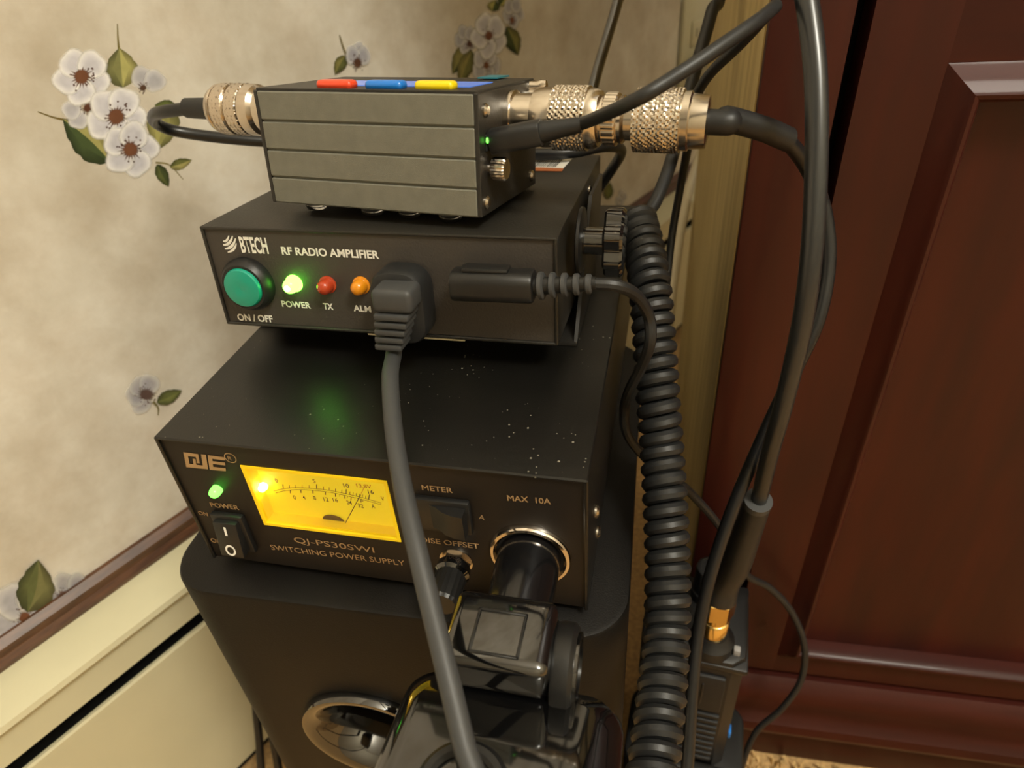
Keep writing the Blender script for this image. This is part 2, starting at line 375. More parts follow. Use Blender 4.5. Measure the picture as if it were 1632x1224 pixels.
def stem(pts, w=3, col=(112, 104, 58)):
    P = smooth_path([Vector((a, b, 0)) for a, b in pts], 6); L = []; Rr = []
    for i, q in enumerate(P):
        t = (P[min(i + 1, len(P) - 1)] - P[max(i - 1, 0)]).normalized(); k = w * (1 - .6 * i / len(P))
        L.append((q.x - t.y * k / 2, q.y + t.x * k / 2)); Rr.append((q.x + t.y * k / 2, q.y - t.x * k / 2))
    LAY[0] += 1; off = .00004 + .000004 * LAY[0]; bm = bmesh.new(); cl = bm.loops.layers.float_color.new('print')
    a = [bm.verts.new(wall_pt(*q, off)) for q in L]; b = [bm.verts.new(wall_pt(*q, off)) for q in Rr]
    for i in range(len(a) - 1):
        f = bm.faces.new((a[i], a[i + 1], b[i + 1], b[i]))
        for l in f.loops: l[cl] = C4(*col, .9)
    obj('stem_print', bm, 'wallpaper_print', wl, 0)
# cluster left of the meter
stem([(190, 82), (188, 62), (187, 38)], 4, (120, 110, 60)); leaf((190, 76), (196, 140), 27, 0, light=(112, 112, 72), dark=(150, 146, 92), swap=False)
stem([(108, 192), (85, 187), (60, 178)], 4, (120, 104, 54)); leaf((100, 190), (176, 258), 30, 4, dark=(140, 136, 84), light=(62, 74, 44), swap=False)
leaf((246, 168), (280, 168), 9, 0, dark=(84, 92, 50), light=(84, 92, 50)); leaf((250, 240), (268, 165), 26, 0, dark=(140, 136, 82), light=(124, 122, 74))
stem([(248, 259), (270, 263), (292, 286)], 3, (130, 118, 66)); leaf((269, 298), (250, 262), 10, 0, dark=(78, 84, 46), light=(60, 68, 38)); leaf((306, 255), (271, 267), 9, 0, dark=(140, 134, 84), light=(92, 94, 52))
blossom(232, 140, 36, -1.9, 5, 1, .7, 10, (0, 1), 0); stamen(228, 140, 8, 1, (92, 66, 50))
blossom(130, 175, 32, 1.9, 5, 1, .8, 8, (0, 1), 0); stamen(140, 172, 11, 1, (96, 60, 42))
blossom(130, 122, 47, .4, 5, 1); blossom(185, 186, 50, .2, 5, 1); blossom(208, 238, 46, -.1, 5, 1, 1, 6)
# cluster above the meter, seen obliquely
leaf((721, 118), (748, 70), 14, 0, dark=(120, 116, 70), light=(52, 60, 34)); leaf((732, 135), (752, 80), 13, 0, dark=(122, 116, 70), light=(96, 96, 56))
leaf((826, 88), (808, 42), 14, 0, dark=(56, 64, 34), light=(104, 102, 58)); leaf((796, 10), (812, -12), 13, 0); leaf((790, 0), (784, 18), 10, 0)
blossom(742, 62, 24, .5, 5, .75, .85, 30, None, 0); stamen(748, 70, 8, .8, (86, 58, 46)); blossom(818, 20, 26, .2, 5, .7, .8, 30, None, 0); stamen(816, 32, 8, .6)
blossom(775, 104, 30, .1, 5, .8, .9, 26, None, .3); blossom(779, 57, 38, .5, 5, .78, 1, 22, None, .32)
# single bud
leaf((534, 118), (550, 88), 10, 0, dark=(110, 106, 60), light=(78, 80, 44)); stem([(568, 98), (552, 86), (541, 56)], 4, (110, 100, 56))
blossom(570, 98, 32, -1.5, 7, .7, .75, 24, (0, 1, 6), 0); stamen(570, 100, 12, .8, (90, 60, 44))
# bud left of the power supply
blossom(234, 630, 34, 2.2, 7, 1, .6, 22, (0, 1, 2, 3), 0); stamen(233, 629, 14, 1.2, (96, 76, 70)); stem([(244, 640), (252, 650), (252, 662)], 4); leaf((290, 622), (250, 642), 11, 0, dark=(96, 100, 58), light=(84, 88, 50))
# blossoms above the heater
blossom(40, 985, 62, .3, 5, 1, .9, 26, None, .25); blossom(112, 945, 36, .4, 5, 1, .6, 30, None, 0); stamen(100, 948, 10, 1, (104, 84, 80))
leaf((61, 892), (44, 976), 30, 6, dark=(104, 102, 66), light=(84, 88, 54))
leaf((972, 290), (968, 318), 8, 0, dark=(90, 96, 50), light=(100, 100, 56)); blossom(985, 312, 20, 0, 5, .7, .4, 30, (0, 1), 0)
# wooden rail above the heater
bm = slab([(0, .228), (-.007, .228), (-.0085, .233), (-.006, .237), (-.007, .243), (-.003, .247), (0, .247)], -1.0, 1.6)
for v in bm.verts: v.co = Vector((v.co.z, v.co.x, v.co.y))
bmesh.ops.recalc_face_normals(bm, faces=bm.faces)
tr = obj('trim_1', bm, 'trim_wood', None, 20); tr.matrix_world = WM; tag(tr, 'brown wooden rail between wallpaper and heater', kind='structure')
# baseboard heater
ht = empty('baseboard_heater', HM, 'cream metal baseboard heater along the wallpapered wall', 'heater')
def extr(name, prof, material, x0=-1.0, x1=1.58):
    bm = slab(prof, x0, x1)
    for v in bm.verts: v.co = Vector((v.co.z, v.co.x, v.co.y))
    bmesh.ops.recalc_face_normals(bm, faces=bm.faces); return obj(name, bm, material, ht, 25)
extr('back_plate', [(.030, .002), (.0355, .002), (.0355, .228), (.030, .228)], 'heater_cream')
extr('top_panel', [(.0355, .2275), (.0355, .2305), (.004, .2265), (-.001, .2245), (-.002, .221), (0, .2185), (.002, .2215), (.006, .2225)], 'heater_cream')
extr('damper', [(.0045, .2190), (.0070, .2190), (.0055, .1945), (.0025, .1945)], 'heater_cream')
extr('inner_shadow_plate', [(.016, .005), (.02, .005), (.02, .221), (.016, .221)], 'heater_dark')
extr('front_cover', [(.0035, .1845), (.001, .1850), (0, .1835), (0, .034), (.004, .030), (.012, .030), (.012, .034), (.004, .036), (.004, .182)], 'heater_cream')
# wall outlet behind the stack
pc = local(WM, 1101, 80, -.0)
oe = empty('wall_outlet', WM @ Matrix.Translation((pc.x, 0, pc.z)), 'pale wall outlet plate beside the cabinet, behind the cables', 'outlet')
obj('plate', box((-.037, -.006, -.06), (.037, 0, .06), .003), 'outlet_plastic', oe)
for s in (-1, 1):
    soc = obj('socket', box((-.017, -.0085, s * .02 - .014), (.017, -.005, s * .02 + .014), .002), 'outlet_plastic', oe)
    bm = bmesh.new(); [add_box(bm, (q - .001, -.0088, s * .02 - .004), (q + .001, -.0082, s * .02 + .005)) for q in (-.006, .006)]; obj('slot', bm, 'dark_hole', soc, 0)
pl = empty('wall_plug', WM @ Matrix.Translation((pc.x, -.0089, pc.z - .02)), 'small white plug in the wall outlet with green light', 'plug')
obj('plug_body', box((-.016, -.03, -.014), (.016, 0, .016), .004), 'white_cord', pl)
gl = local(WM, 1122, 12, -.0); 
obj('indicator_light', lathe([(.0022, 0), (.0022, .001), (.001, .0016), (0, .0017)], (.012, -.03, .009), YN, 12), 'green_led_small', pl)
P0 = WM @ Vector((pc.x, -.035, pc.z - .028)); 
tag(obj('white_power_cord', tube(smooth_path([P0, P0 + Vector((-.005, -.04, -.05)), at(1106, 275, .62), at(1092, 330, .58), at(1078, 410, .56), at(1068, 490, .55), at(1058, 600, .56), at(1050, 760, .6)]), .0042), 'white_cord'), 'white power cord hanging between the coiled cord and the cabinet side', 'cord')
# ================================================================== MAHOGANY CABINET
CD = math.radians(1.9745); cdv = Vector((math.cos(CD), math.sin(CD), 0)); cnv = Vector((-cdv.y, cdv.x, 0))
CA = onpl(1180, 1187, Vector((0, 0, 0)), Vector((0, 0, 1)))
CL = onpl(1184, 333, CA, cnv); CL.z = 0
KM = Matrix.Translation(CL) @ Euler((0, 0, CD)).to_matrix().to_4x4()
cb = empty('wooden_cabinet', KM, 'dark mahogany cabinet with moulded door panel at the right', 'cabinet')
CW, CH, CDP = .50, .98, .29
obj('side_panel', box((0, .0165, .0), (.014, CDP, CH)), 'side_laminate', cb, 0)
obj('edge_strip', box((-.0006, .004, .0), (.0, .0165, CH)), 'side_laminate', cb, 0)
obj('carcass', box((.014, .03, .0), (CW, CDP, CH)), 'dark_hole', cb, 0)
u = lambda x, y: local(KM, x, y)
gL, dL = u(1318, 245).x, u(1336, 280).x
obj('face_stile', box((0, 0, .0), (gL, .0165, CH), .0008), 'mahogany', cb)
obj('cabinet_top', box((-.012, -.012, CH), (CW + .012, CDP, CH + .025), .004), 'mahogany_rail', cb)
# base: plinth and stepped moulding
bz = lambda y: local(KM, 1400, y).z
obj('plinth', box((0, -.004, 0), (CW, .0165, bz(1160)), .001), 'mahogany_rail', cb)
def bar_x(name, prof, x0, x1, material='mahogany_rail', parent=cb):
    bm = slab(prof, x0, x1)
    for v in bm.verts: v.co = Vector((v.co.z, v.co.x, v.co.y))
    bmesh.ops.recalc_face_normals(bm, faces=bm.faces); return obj(name, bm, material, parent, 28)
zt, zb = bz(1096), bz(1162); hm = zt - zb
prof = [(.0165, zb), (-.010, zb), (-.0165, zb + hm * .08), (-.0185, zb + hm * .2), (-.0170, zb + hm * .33), (-.0125, zb + hm * .42), (-.0105, zb + hm * .52), (-.0105, zb + hm * .66), (-.0095, zb + hm * .78), (-.0065, zb + hm * .9), (-.001, zt), (.0165, zt)]
bar_x('base_moulding', prof, -.004, CW)
obj('bottom_rail', box((gL, .004, zt), (CW, .0165, zt + .004)), 'mahogany_rail', cb, 0)
# door: frame boards, mitred moulding, recessed panel
dr = bpy.data.objects.new('door', None); COL.objects.link(dr); dr.parent = cb
D0, D1, DZ0, DZ1 = dL, CW - .01, zt + .006, CH - .012
mo = local(KM, 1506, 100); mb = local(KM, 1242, 1040); mi = local(KM, 1552, 148, .0)
PX0, PZ1, PZ0, PX1 = (mo.x + mb.x) / 2, mo.z, mb.z - .003, CW - .045
mw = .0105
for nm, lo, hi, mm in (('door_stile', (D0, 0, DZ0), (PX0, .016, DZ1), 'mahogany'), ('door_stile', (PX1, 0, DZ0), (D1, .016, DZ1), 'mahogany'),
                       ('door_rail', (PX0, 0, DZ0), (PX1, .016, PZ0), 'mahogany_rail'), ('door_rail', (PX0, 0, PZ1), (PX1, .016, DZ1), 'mahogany_rail')):
    obj(nm, box(lo, hi), mm, dr, 0)
mprof = [(0, .010), (0, .0002), (.0012, -.0006), (.0050, -.0026), (.0085, -.0058), (.0100, -.0066), (.0115, -.0062), (.0128, -.0046), (.0135, -.0010), (.0135, .010)]
def mould(p0, p1, inward, material):
    a = Vector(p0); b = Vector(p1); t = (b - a).normalized(); n = Vector(inward); bm = bmesh.new(); A = []; B = []
    for w, y in mprof:
        A.append(bm.verts.new(a + n * w + t * w + Vector((0, y, 0)))); B.append(bm.verts.new(b + n * w - t * w + Vector((0, y, 0))))
    k = len(A)
    for i in range(k): bm.faces.new((A[i], A[(i + 1) % k], B[(i + 1) % k], B[i]))
    bm.faces.new(A); bm.faces.new(B); bmesh.ops.recalc_face_normals(bm, faces=bm.faces); obj('panel_moulding', bm, material, dr, 30)
q = [(PX0, 0, PZ0), (PX1, 0, PZ0), (PX1, 0, PZ1), (PX0, 0, PZ1)]
mould(q[0], q[1], (0, 0, 1), 'mahogany_rail'); mould(q[1], q[2], (-1, 0, 0), 'mahogany'); mould(q[2], q[3], (0, 0, -1), 'mahogany_rail'); mould(q[3], q[0], (1, 0, 0), 'mahogany')
obj('door_panel', box((PX0 + .002, .006, PZ0 + .002), (PX1 - .002, .014, PZ1 - .002)), 'mahogany', dr, 0)
# ================================================================== SUBWOOFER
SM = Matrix.Translation((.0722, .0868, 0)) @ Euler((0, 0, math.radians(1.6))).to_matrix().to_4x4()
SW, SD, SH = .186, .196, .350
sw = empty('subwoofer', SM, 'tall black speaker box with rounded corners under the power supply', 'speaker')
def bore(o, cutter):                          # cut a hole at build time
    me = bpy.data.meshes.new('cut'); cutter.to_mesh(me); cutter.free(); c = bpy.data.objects.new('cut', me); COL.objects.link(c)
    c.parent = o.parent; md = o.modifiers.new('b', 'BOOLEAN'); md.object = c; md.operation = 'DIFFERENCE'; md.solver = 'EXACT'
    bpy.context.view_layer.update()
    nm = bpy.data.meshes.new_from_object(o.evaluated_get(bpy.context.evaluated_depsgraph_get())); o.modifiers.clear(); o.data = nm
    nm.polygons.foreach_set('use_smooth', [True] * len(nm.polygons)); nm.set_sharp_from_angle(angle=math.radians(30)); bpy.data.objects.remove(c)
sbody = obj('cabinet_body', slab(rrect(SW, SD, .021, 10), .012, SH, .0018), 'sub_vinyl', sw, 30)
for sx in (-1, 1):
    for sy in (-1, 1): obj('foot', lathe([(.009, 0), (.010, .002), (.010, .0122)], (sx * .07, sy * .075, 0), (0, 0, 1), 20), 'black_rubber', sw)
pq = local(SM, 598, 1168, -SD/2)
bore(sbody, lathe([(.0340, -.02), (.0340, .05)], (pq.x, -SD/2, pq.z), (0, 1, 0), 48))
def flare(R, r, d):                           # flared port lip
    out = []
    for k in range(11):
        a = math.pi / 2 * k / 10; out.append((r + (R - r) * (1 - math.sin(a)), .0045 * math.cos(a) - d * (1 - math.cos(a))))
    return out
pr = flare(.0325, .019, .03); prof = [(.0345, 0), (.0346, .002), (.0335, .0044)] + pr + [(.0185, -.032), (.033, -.006)]
obj('port_ring', ring_lathe(prof, (pq.x, -SD/2, pq.z), YN, 48), 'gloss_black', sw)
obj('port_mouth', lathe([(0, -.049), (.0330, -.049), (.0330, -.034), (.0190, -.0335), (.0190, -.045), (0, -.045)], (pq.x, -SD/2, pq.z), YN, 32), 'dark_hole', sw)
# ================================================================== POWER SUPPLY
PW, PH, PD = .153, .0648, .2213
PM = Matrix.Translation((0, 0, Z0))
ps = empty('power_supply', PM, 'black switching power supply with glowing yellow meter standing on the speaker', 'power supply')
bm = bmesh.new()
add_box(bm, (0, 0, PH - .0014), (PW, PD, PH), .0005, 1); add_box(bm, (0, 0, .0), (.0014, PD, PH - .0002), .0004, 1); add_box(bm, (PW - .0014, 0, .0), (PW, PD, PH - .0002), .0004, 1)
obj('cover', bm, 'psu_cover', ps, 30)
obj('chassis_base', box((.0014, .004, .0), (PW - .0014, PD, .0014)), 'black_steel', ps, 0)
obj('rear_panel', box((.0014, PD - .002, .0014), (PW - .0014, PD - .0005, PH - .0014)), 'black_steel', ps, 0)
for x in (.016, PW - .016):
    for y in (.018, PD - .05): obj('foot', lathe([(.007, 0), (.0075, .0006), (.0075, .004)], (x, y, -.004), (0, 0, 1), 20), 'black_rubber', ps)
for px, py in ((949, 815), (951, 868)):
    n = Vector((1, 0, 0)); w = PM.inverted() @ onpl(px, py, Vector((PW, 0, Z0)), n)
    obj('screw', lathe([(.0026, 0), (.0026, .0006), (.0016, .0014), (0, .0015)], (PW, max(.006, w.y), max(.010, w.z)), (1, 0, 0), 14), 'screw_steel', ps)
# front panel with the meter window cut out
FP = .0012                                    # panel lies this far behind the cover rim
mw_px = [(390, 746), (613, 769), (633, 859), (425, 832)]
mc = [local(PM, x, y, FP) for x, y in mw_px]
mx0 = (mc[0].x + mc[3].x) / 2; mx1 = (mc[1].x + mc[2].x) / 2; mz1 = (mc[0].z + mc[1].z) / 2; mz0 = (mc[2].z + mc[3].z) / 2
bm = bmesh.new(); xa, xb, za, zb_ = .0014, PW - .0014, .0004, PH - .0014
e_ = .0009
add_box(bm, (xa, FP, za), (mx0 - e_, FP + .002, zb_)); add_box(bm, (mx1 + e_, FP, za), (xb, FP + .002, zb_)); add_box(bm, (mx0 - e_, FP, za), (mx1 + e_, FP + .002, mz0 - e_)); add_box(bm, (mx0 - e_, FP, mz1 + e_), (mx1 + e_, FP + .002, zb_))
pan = obj('front_panel', bm, 'psu_panel', ps, 0)
PT = FP - .0002
L_ = lambda s, a, b, c, w=.0: lettering(PM, s, a, b, c, 'gold_print', pan, PT, w)
L_('POWER', (337, 808), (382, 813), (338, 801), .01)
L_('ON', (317, 820), (332, 823), (315, 814), .01)
L_('OFF', (337, 864), (358, 868), (334, 857), .01)
L_('QJ-PS30SWI', (471, 867), (598, 884), (469, 856))
L_('SWITCHING POWER SUPPLY', (433, 876), (646, 902), (431, 868))
L_('METER', (673, 781), (722, 786), (673, 773), .01)
L_('A', (763, 827), (772, 829), (763, 820), .01)
L_('V', (652, 812), (660, 813), (651, 805), .01)
L_('NOISE OFFSET', (657, 862), (764, 875), (656, 854), .01)
L_('MAX  10A', (809, 798), (878, 804), (809, 789), .012)
# block logo, ring mark
ql = [(292, 720), (358, 729), (360, 751), (297, 745)]
def bil(u_, v_):
    a, b, c, d = ql
    x = (a[0] * (1 - u_) + b[0] * u_) * v_ + (d[0] * (1 - u_) + c[0] * u_) * (1 - v_); y = (a[1] * (1 - u_) + b[1] * u_) * v_ + (d[1] * (1 - u_) + c[1] * u_) * (1 - v_)
    return local(PM, x, y, PT)
bm = bmesh.new()
for x0, z0, x1, z1 in ((0, .02, .1, .98), (.1, .76, .36, .98), (.1, .02, .2, .26), (.2, .02, .27, .62), (.29, .36, .36, .76), (.27, .02, .55, .24), (.43, .24, .55, 1.0), (.59, .0, .69, 1.0), (.69, .78, 1, 1.0), (.69, .42, 1, .62), (.69, .0, 1, .22)):
    poly(bm, [bil(x0, z0), bil(x1, z0), bil(x1, z1), bil(x0, z1)])
obj('block_logo', bm, 'gold_print', pan, 0)
rc = local(PM, 367, 730, PT); bm = bmesh.new(); n = 28
for k in range(n):
    a, b = 2 * math.pi * k / n, 2 * math.pi * (k + 1) / n
    poly(bm, [rc + Vector((math.cos(t) * r, 0, math.sin(t) * r)) for t, r in ((a, .0020), (b, .0020), (b, .00235), (a, .00235))])
obj('ring_mark', bm, 'gold_print', pan, 0); L_('R', (364, 733), (370, 734), (364, 727))
# LED
w = local(PM, 347, 779, FP)
obj('indicator_light', lathe([(.0021, 0), (.0021, .0022), (.0016, .0034), (.0007, .004), (0, .0041)], (w.x, FP, w.z), YN, 18), 'green_led_small', ps)
# power rocker switch
w = local(PM, 370, 853, FP - .003)
sb = bpy.data.objects.new('power_switch', None); COL.objects.link(sb); sb.parent = ps; sb.location = (w.x, FP, w.z)
obj('bezel', box((-.0068, -.0026, -.0100), (.0068, 0, .0100), .0008), 'black_plastic', sb)
rk = box((-.0050, -.0058, -.0080), (.0050, -.001, .0080), .0005)
for v in rk.verts: v.co.y += (v.co.z * .17 if v.co.y < -.003 else 0)
obj('rocker', rk, 'black_plastic', sb)
yf = lambda z: -.0058 + z * .17 - .00015
bm = bmesh.new(); poly(bm, [(-.0005, yf(.0025), .0025), (.0005, yf(.0025), .0025), (.0005, yf(.0065), .0065), (-.0005, yf(.0065), .0065)])
n = 24
for k in range(n):
    a, b = 2 * math.pi * k / n, 2 * math.pi * (k + 1) / n
    poly(bm, [(math.cos(t) * r * .85, yf(-.0045 + math.sin(t) * r), -.0045 + math.sin(t) * r) for t, r in ((a, .0017), (b, .0017), (b, .0026), (a, .0026))])
obj('switch_marks', bm, 'switch_print', sb, 0)
# meter selector rocker
w = local(PM, 706, 823, FP - .002)
sb = bpy.data.objects.new('meter_switch', None); COL.objects.link(sb); sb.parent = ps; sb.location = (w.x, FP, w.z)
obj('bezel', box((-.0098, -.0026, -.0076), (.0098, 0, .0076), .0008), 'black_plastic', sb)
bm = bmesh.new(); pr = [(-.0085, -.0005), (-.0085, -.0068), (-.0045, -.0064), (-.001, -.0052), (.0015, -.0034), (.0085, -.0012), (.0085, -.0005)]
rk = slab(pr, -.0055, .0055)
for v in rk.verts: v.co = Vector((-v.co.x, v.co.y, v.co.z))
bmesh.ops.recalc_face_normals(rk, faces=rk.faces); obj('rocker', rk, 'black_plastic', sb, 40)
# panel meter
MD = FP + .0055
mt = bpy.data.objects.new('panel_meter', None); COL.objects.link(mt); mt.parent = ps
obj('dial_face', box((mx0 - .001, MD, mz0 - .001), (mx1 + .001, MD + .0008, mz1 + .001)), 'meter_paper', mt, 0)
bm = bmesh.new()
add_box(bm, (mx0 - .0012, FP - .0004, mz0 - .0012), (mx0, MD + .001, mz1 + .0012)); add_box(bm, (mx1, FP - .0004, mz0 - .0012), (mx1 + .0012, MD + .001, mz1 + .0012))
add_box(bm, (mx0, FP - .0004, mz0 - .0012), (mx1, MD + .001, mz0)); add_box(bm, (mx0, FP - .0004, mz1), (mx1, MD + .001, mz1 + .0012))
obj('meter_rim', bm, 'meter_wall', mt, 0)
lp = local(PM, 413, 776, MD - .002)
obj('lamp', lathe([(.0014, 0), (.0017, .0008), (.0012, .0026), (0, .0032)], (mx0 + .0012, MD - .0006, lp.z), YN, 14), 'meter_bulb', mt)
DF = MD - .0002
def dial_line(bm, pts, w):
    P = [local(PM, x, y, DF) for x, y in pts]
    for a, b in zip(P, P[1:]):
        t = (b - a).normalized(); n = Vector((-t.z, 0, t.x)) * w / 2; poly(bm, [a - n, b - n, b + n, a + n])
arc = [(436, 782), (455, 778), (475, 777), (500, 778), (525, 781), (550, 786), (580, 793), (608, 801)]
arc2 = [(440, 785), (458, 781), (478, 780), (500, 781), (525, 784), (550, 789), (580, 796), (608, 804)]
bm = bmesh.new(); SP = lambda L: [(v.x, v.y) for v in smooth_path([Vector((a, b, 0)) for a, b in L], 5)]
dial_line(bm, SP(arc), .00022); dial_line(bm, SP(arc2), .00022)
for x, big in ((452, 1), (462, 0), (471, 0), (482, 0), (493, 0), (505, 1), (516, 0), (525, 0), (535, 0), (545, 0), (552, 1), (558, 0), (563, 0), (568, 0), (573, 0), (578, 0), (583, 0), (588, 1)):
    y = next(a[1] + (b[1] - a[1]) * (x - a[0]) / (b[0] - a[0]) for a, b in zip(arc, arc[1:]) if a[0] <= x <= b[0]); s = (x - 520) / 40 * .28
    dial_line(bm, [(x, y), (x + s * (1.6 if big else 1), y - (7.5 if big else 5))], .00032 if big else .0002)
for x, big in ((463, 1), (480, 1), (499, 1), (519, 1), (535, 1), (542, 0), (550, 1), (554, 0), (560, 1), (566, 0), (571, 0), (576, 1), (579, 0)):
    y = next(a[1] + (b[1] - a[1]) * (x - a[0]) / (b[0] - a[0]) for a, b in zip(arc2, arc2[1:]) if a[0] <= x <= b[0]); s = (x - 520) / 40 * .28
    dial_line(bm, [(x, y), (x - s, y + (5 if big else 3.5))], .00034 if big else .0002)
obj('scale_marks', bm, 'black_print', mt, 0)
def num(s, x, y, wd, h=6.4, m='black_print'): lettering(PM, s, (x - wd / 2, y + h / 2), (x + wd / 2, y + h / 2 + wd * .1), (x - wd / 2, y - h / 2), m, mt, DF, .012)
for s, x, y, wd in (('0', 442, 765, 4), ('5', 502, 766, 4), ('10', 553, 773, 9), ('16', 592, 783, 9), ('V', 611, 794, 5), ('0', 471, 792, 4), ('4', 486, 792, 4), ('8', 503, 793, 4), ('12', 521, 795, 8), ('16', 536, 796, 8), ('24', 558, 800, 8), ('32', 576, 805, 9), ('A', 596, 806, 5)): num(s, x, y, wd)
num('13.8V', 581, 773, 24, 6, 'red_print')
bm = bmesh.new(); dial_line(bm, [(581, 776), (576, 786)], .0002); obj('voltage_mark', bm, 'red_print', mt, 0)
na, nb = local(PM, 547, 840, DF - .0008), local(PM, 575, 788, DF - .0008)
obj('needle', tube([na, nb], .00016, 6), 'black_print', mt)
ca = local(PM, 536, 838, DF); bm = bmesh.new()
poly(bm, [Vector((ca.x + .0044 * math.cos(math.pi * k / 16), DF - .0003, mz0 + .0030 * math.sin(math.pi * k / 16))) for k in range(17)]); obj('needle_pivot_cover', bm, M['trim_wood'], mt, 0)
obj('meter_glass', box((mx0 - .0008, FP + .0004, mz0 - .0008), (mx1 + .0008, FP + .0008, mz1 + .0008)), 'meter_glass', mt, 0)
# noise offset knob
w = local(PM, 724, 903, FP - .003)
kn = bpy.data.objects.new('noise_knob', None); COL.objects.link(kn); kn.parent = ps; kn.location = (w.x, FP, w.z)
obj('washer', lathe([(.0062, 0), (.0062, .0006), (0, .0006)], (0, 0, 0), YN, 28), 'nickel', kn)
obj('hex_nut', lathe([(.0056, .0006), (.0056, .0024), (.0046, .0028)], (0, 0, 0), YN, 6), 'nickel', kn, 20)
obj('collar', lathe([(.0045, .0024), (.0062, .0034), (.0064, .0062), (.0052, .0072)], (0, 0, 0), YN, 28), 'gloss_black', kn)
obj('knob_cap', lathe([(.0052, .0068), (.0056, .0078), (.0058, .018), (.0052, .0192), (0, .0193)], (0, 0, 0), YN, 40, lambda r, a, h, k: r * (1 - (.04 if k % 2 and r > .004 else 0))), 'black_plastic', kn, 25)
# lighter socket
sk = local(PM, 846, 881, FP)
ls = bpy.data.objects.new('lighter_socket', None); COL.objects.link(ls); ls.parent = ps; ls.location = (sk.x, FP, sk.z)
obj('socket_ring', ring_lathe([(.0118, 0), (.0144, 0), (.0145, .0012), (.0138, .0024), (.0128, .0026), (.0119, .0018)], (0, 0, 0), YN, 48), 'chrome', ls)
obj('socket_bore', lathe([(0, .0004), (.0119, .0004), (.0119, .001), (0, .001)], (0, -.0002, 0), YN, 40), 'dark_hole', ls)
# ================================================================== RF AMPLIFIER
AW, AD, AH = .1349, .1230, .0403
AM = frame(.0010, .0544, .0782 + Z0, -.0114, .0966)
am = empty('radio_amplifier', AM, 'black radio amplifier with green push button on top of the power supply', 'amplifier')
bm = bmesh.new()
add_box(bm, (0, 0, AH - .0013), (AW, AD, AH), .0006, 2); add_box(bm, (0, 0, 0), (.0013, AD, AH - .0003), .0004, 1); add_box(bm, (AW - .0013, 0, 0), (AW, AD, AH - .0003), .0004, 1); add_box(bm, (0, 0, 0), (AW, AD, .0013), .0004, 1)
obj('cover', bm, 'amp_cover', am, 30)
AP = .0010
apn = obj('front_panel', box((.0013, AP, .0013), (AW - .0013, AP + .002, AH - .0013)), 'amp_panel', am, 0)
obj('rear_panel', box((.0013, AD - .003, .0013), (AW - .0013, AD - .001, AH - .0013)), 'amp_cover', am, 0)
LA = lambda s, a, b, c, w=.012, sh=0: lettering(AM, s, a, b, c, 'white_print', apn, AP - .0002, w + .016, sh)
LA('BTECH', (386, 403), (429, 405), (386, 377), .012, 0)
LA('RF RADIO AMPLIFIER', (450, 406), (605, 413), (450, 393), .014)
LA('POWER', (450, 489), (496, 492), (450, 479), .012)
LA('TX', (516, 493), (532, 494), (516, 483), .014)
LA('ALM', (564, 496), (592, 498), (564, 486), .014)
LA('ON / OFF', (380, 511), (436, 514), (380, 500), .014)
# striped globe mark: bands bowed downwards inside a tilted disc
bm = bmesh.new()
for (x0, y0, cx, cy, x1, y1, w_) in ((357, 384, 364, 387, 367, 375.5 , 4.2), (357, 390, 369, 392, 373.5, 376, 5.2), (360, 396.5, 375, 396, 378.5, 380, 5.2), (365, 402, 378, 400, 380, 387.5, 4.4)):
    pts = []
    for i in range(9):
        t = i / 8; pts.append(((1-t)**2 * x0 + 2*t*(1-t) * cx + t*t * x1, (1-t)**2 * y0 + 2*t*(1-t) * cy + t*t * y1, w_ * (.35 + .65 * math.sin(math.pi * t))))
    for (a, b, w1), (c, d, w2) in zip(pts, pts[1:]):
        t = Vector((c - a, d - b)).normalized(); n = Vector((-t.y, t.x))
        poly(bm, [local(AM, q[0] * .92 + 27, q[1], AP - .0002) for q in ((a - n.x * w1 / 2, b - n.y * w1 / 2), (c - n.x * w2 / 2, d - n.y * w2 / 2), (c + n.x * w2 / 2, d + n.y * w2 / 2), (a + n.x * w1 / 2, b + n.y * w1 / 2))])
obj('globe_mark', bm, 'white_print', apn, 0)
# push button
w = local(AM, 390, 457, AP - .004); pb = bpy.data.objects.new('power_button', None); COL.objects.link(pb); pb.parent = am; pb.location = (w.x, AP, w.z)
obj('bezel', ring_lathe([(.0078, 0), (.0104, 0), (.0106, .002), (.0100, .0036), (.0088, .0050), (.0078, .0050)], (0, 0, 0), YN, 44), 'black_plastic', pb)
obj('button_cap', lathe([(.0077, 0), (.0077, .0054), (.0072, .0062), (.0045, .0068), (.001, .0066), (0, .0064)], (0, 0, 0), YN, 40), 'green_button', pb)
def led(px, py, material, nm='indicator_light', core=None):
    w = local(AM, px, py, AP - .003)
    o = obj(nm, lathe([(.0034, 0), (.0034, .0006), (.0028, .0008), (.0028, .0034), (.0024, .0046), (.0014, .0054), (0, .0057)], (w.x, AP, w.z), YN, 24), material, am)
    if core: obj('bright_core', lathe([(0, .0050), (.0013, .0052), (.0009, .0060), (0, .0062)], (w.x, AP, w.z), YN, 14), core, o)
    return o
led(463, 456, 'green_led', core='green_led_core'); led(517, 458, 'red_lens'); led(571, 459, 'amber_lens')
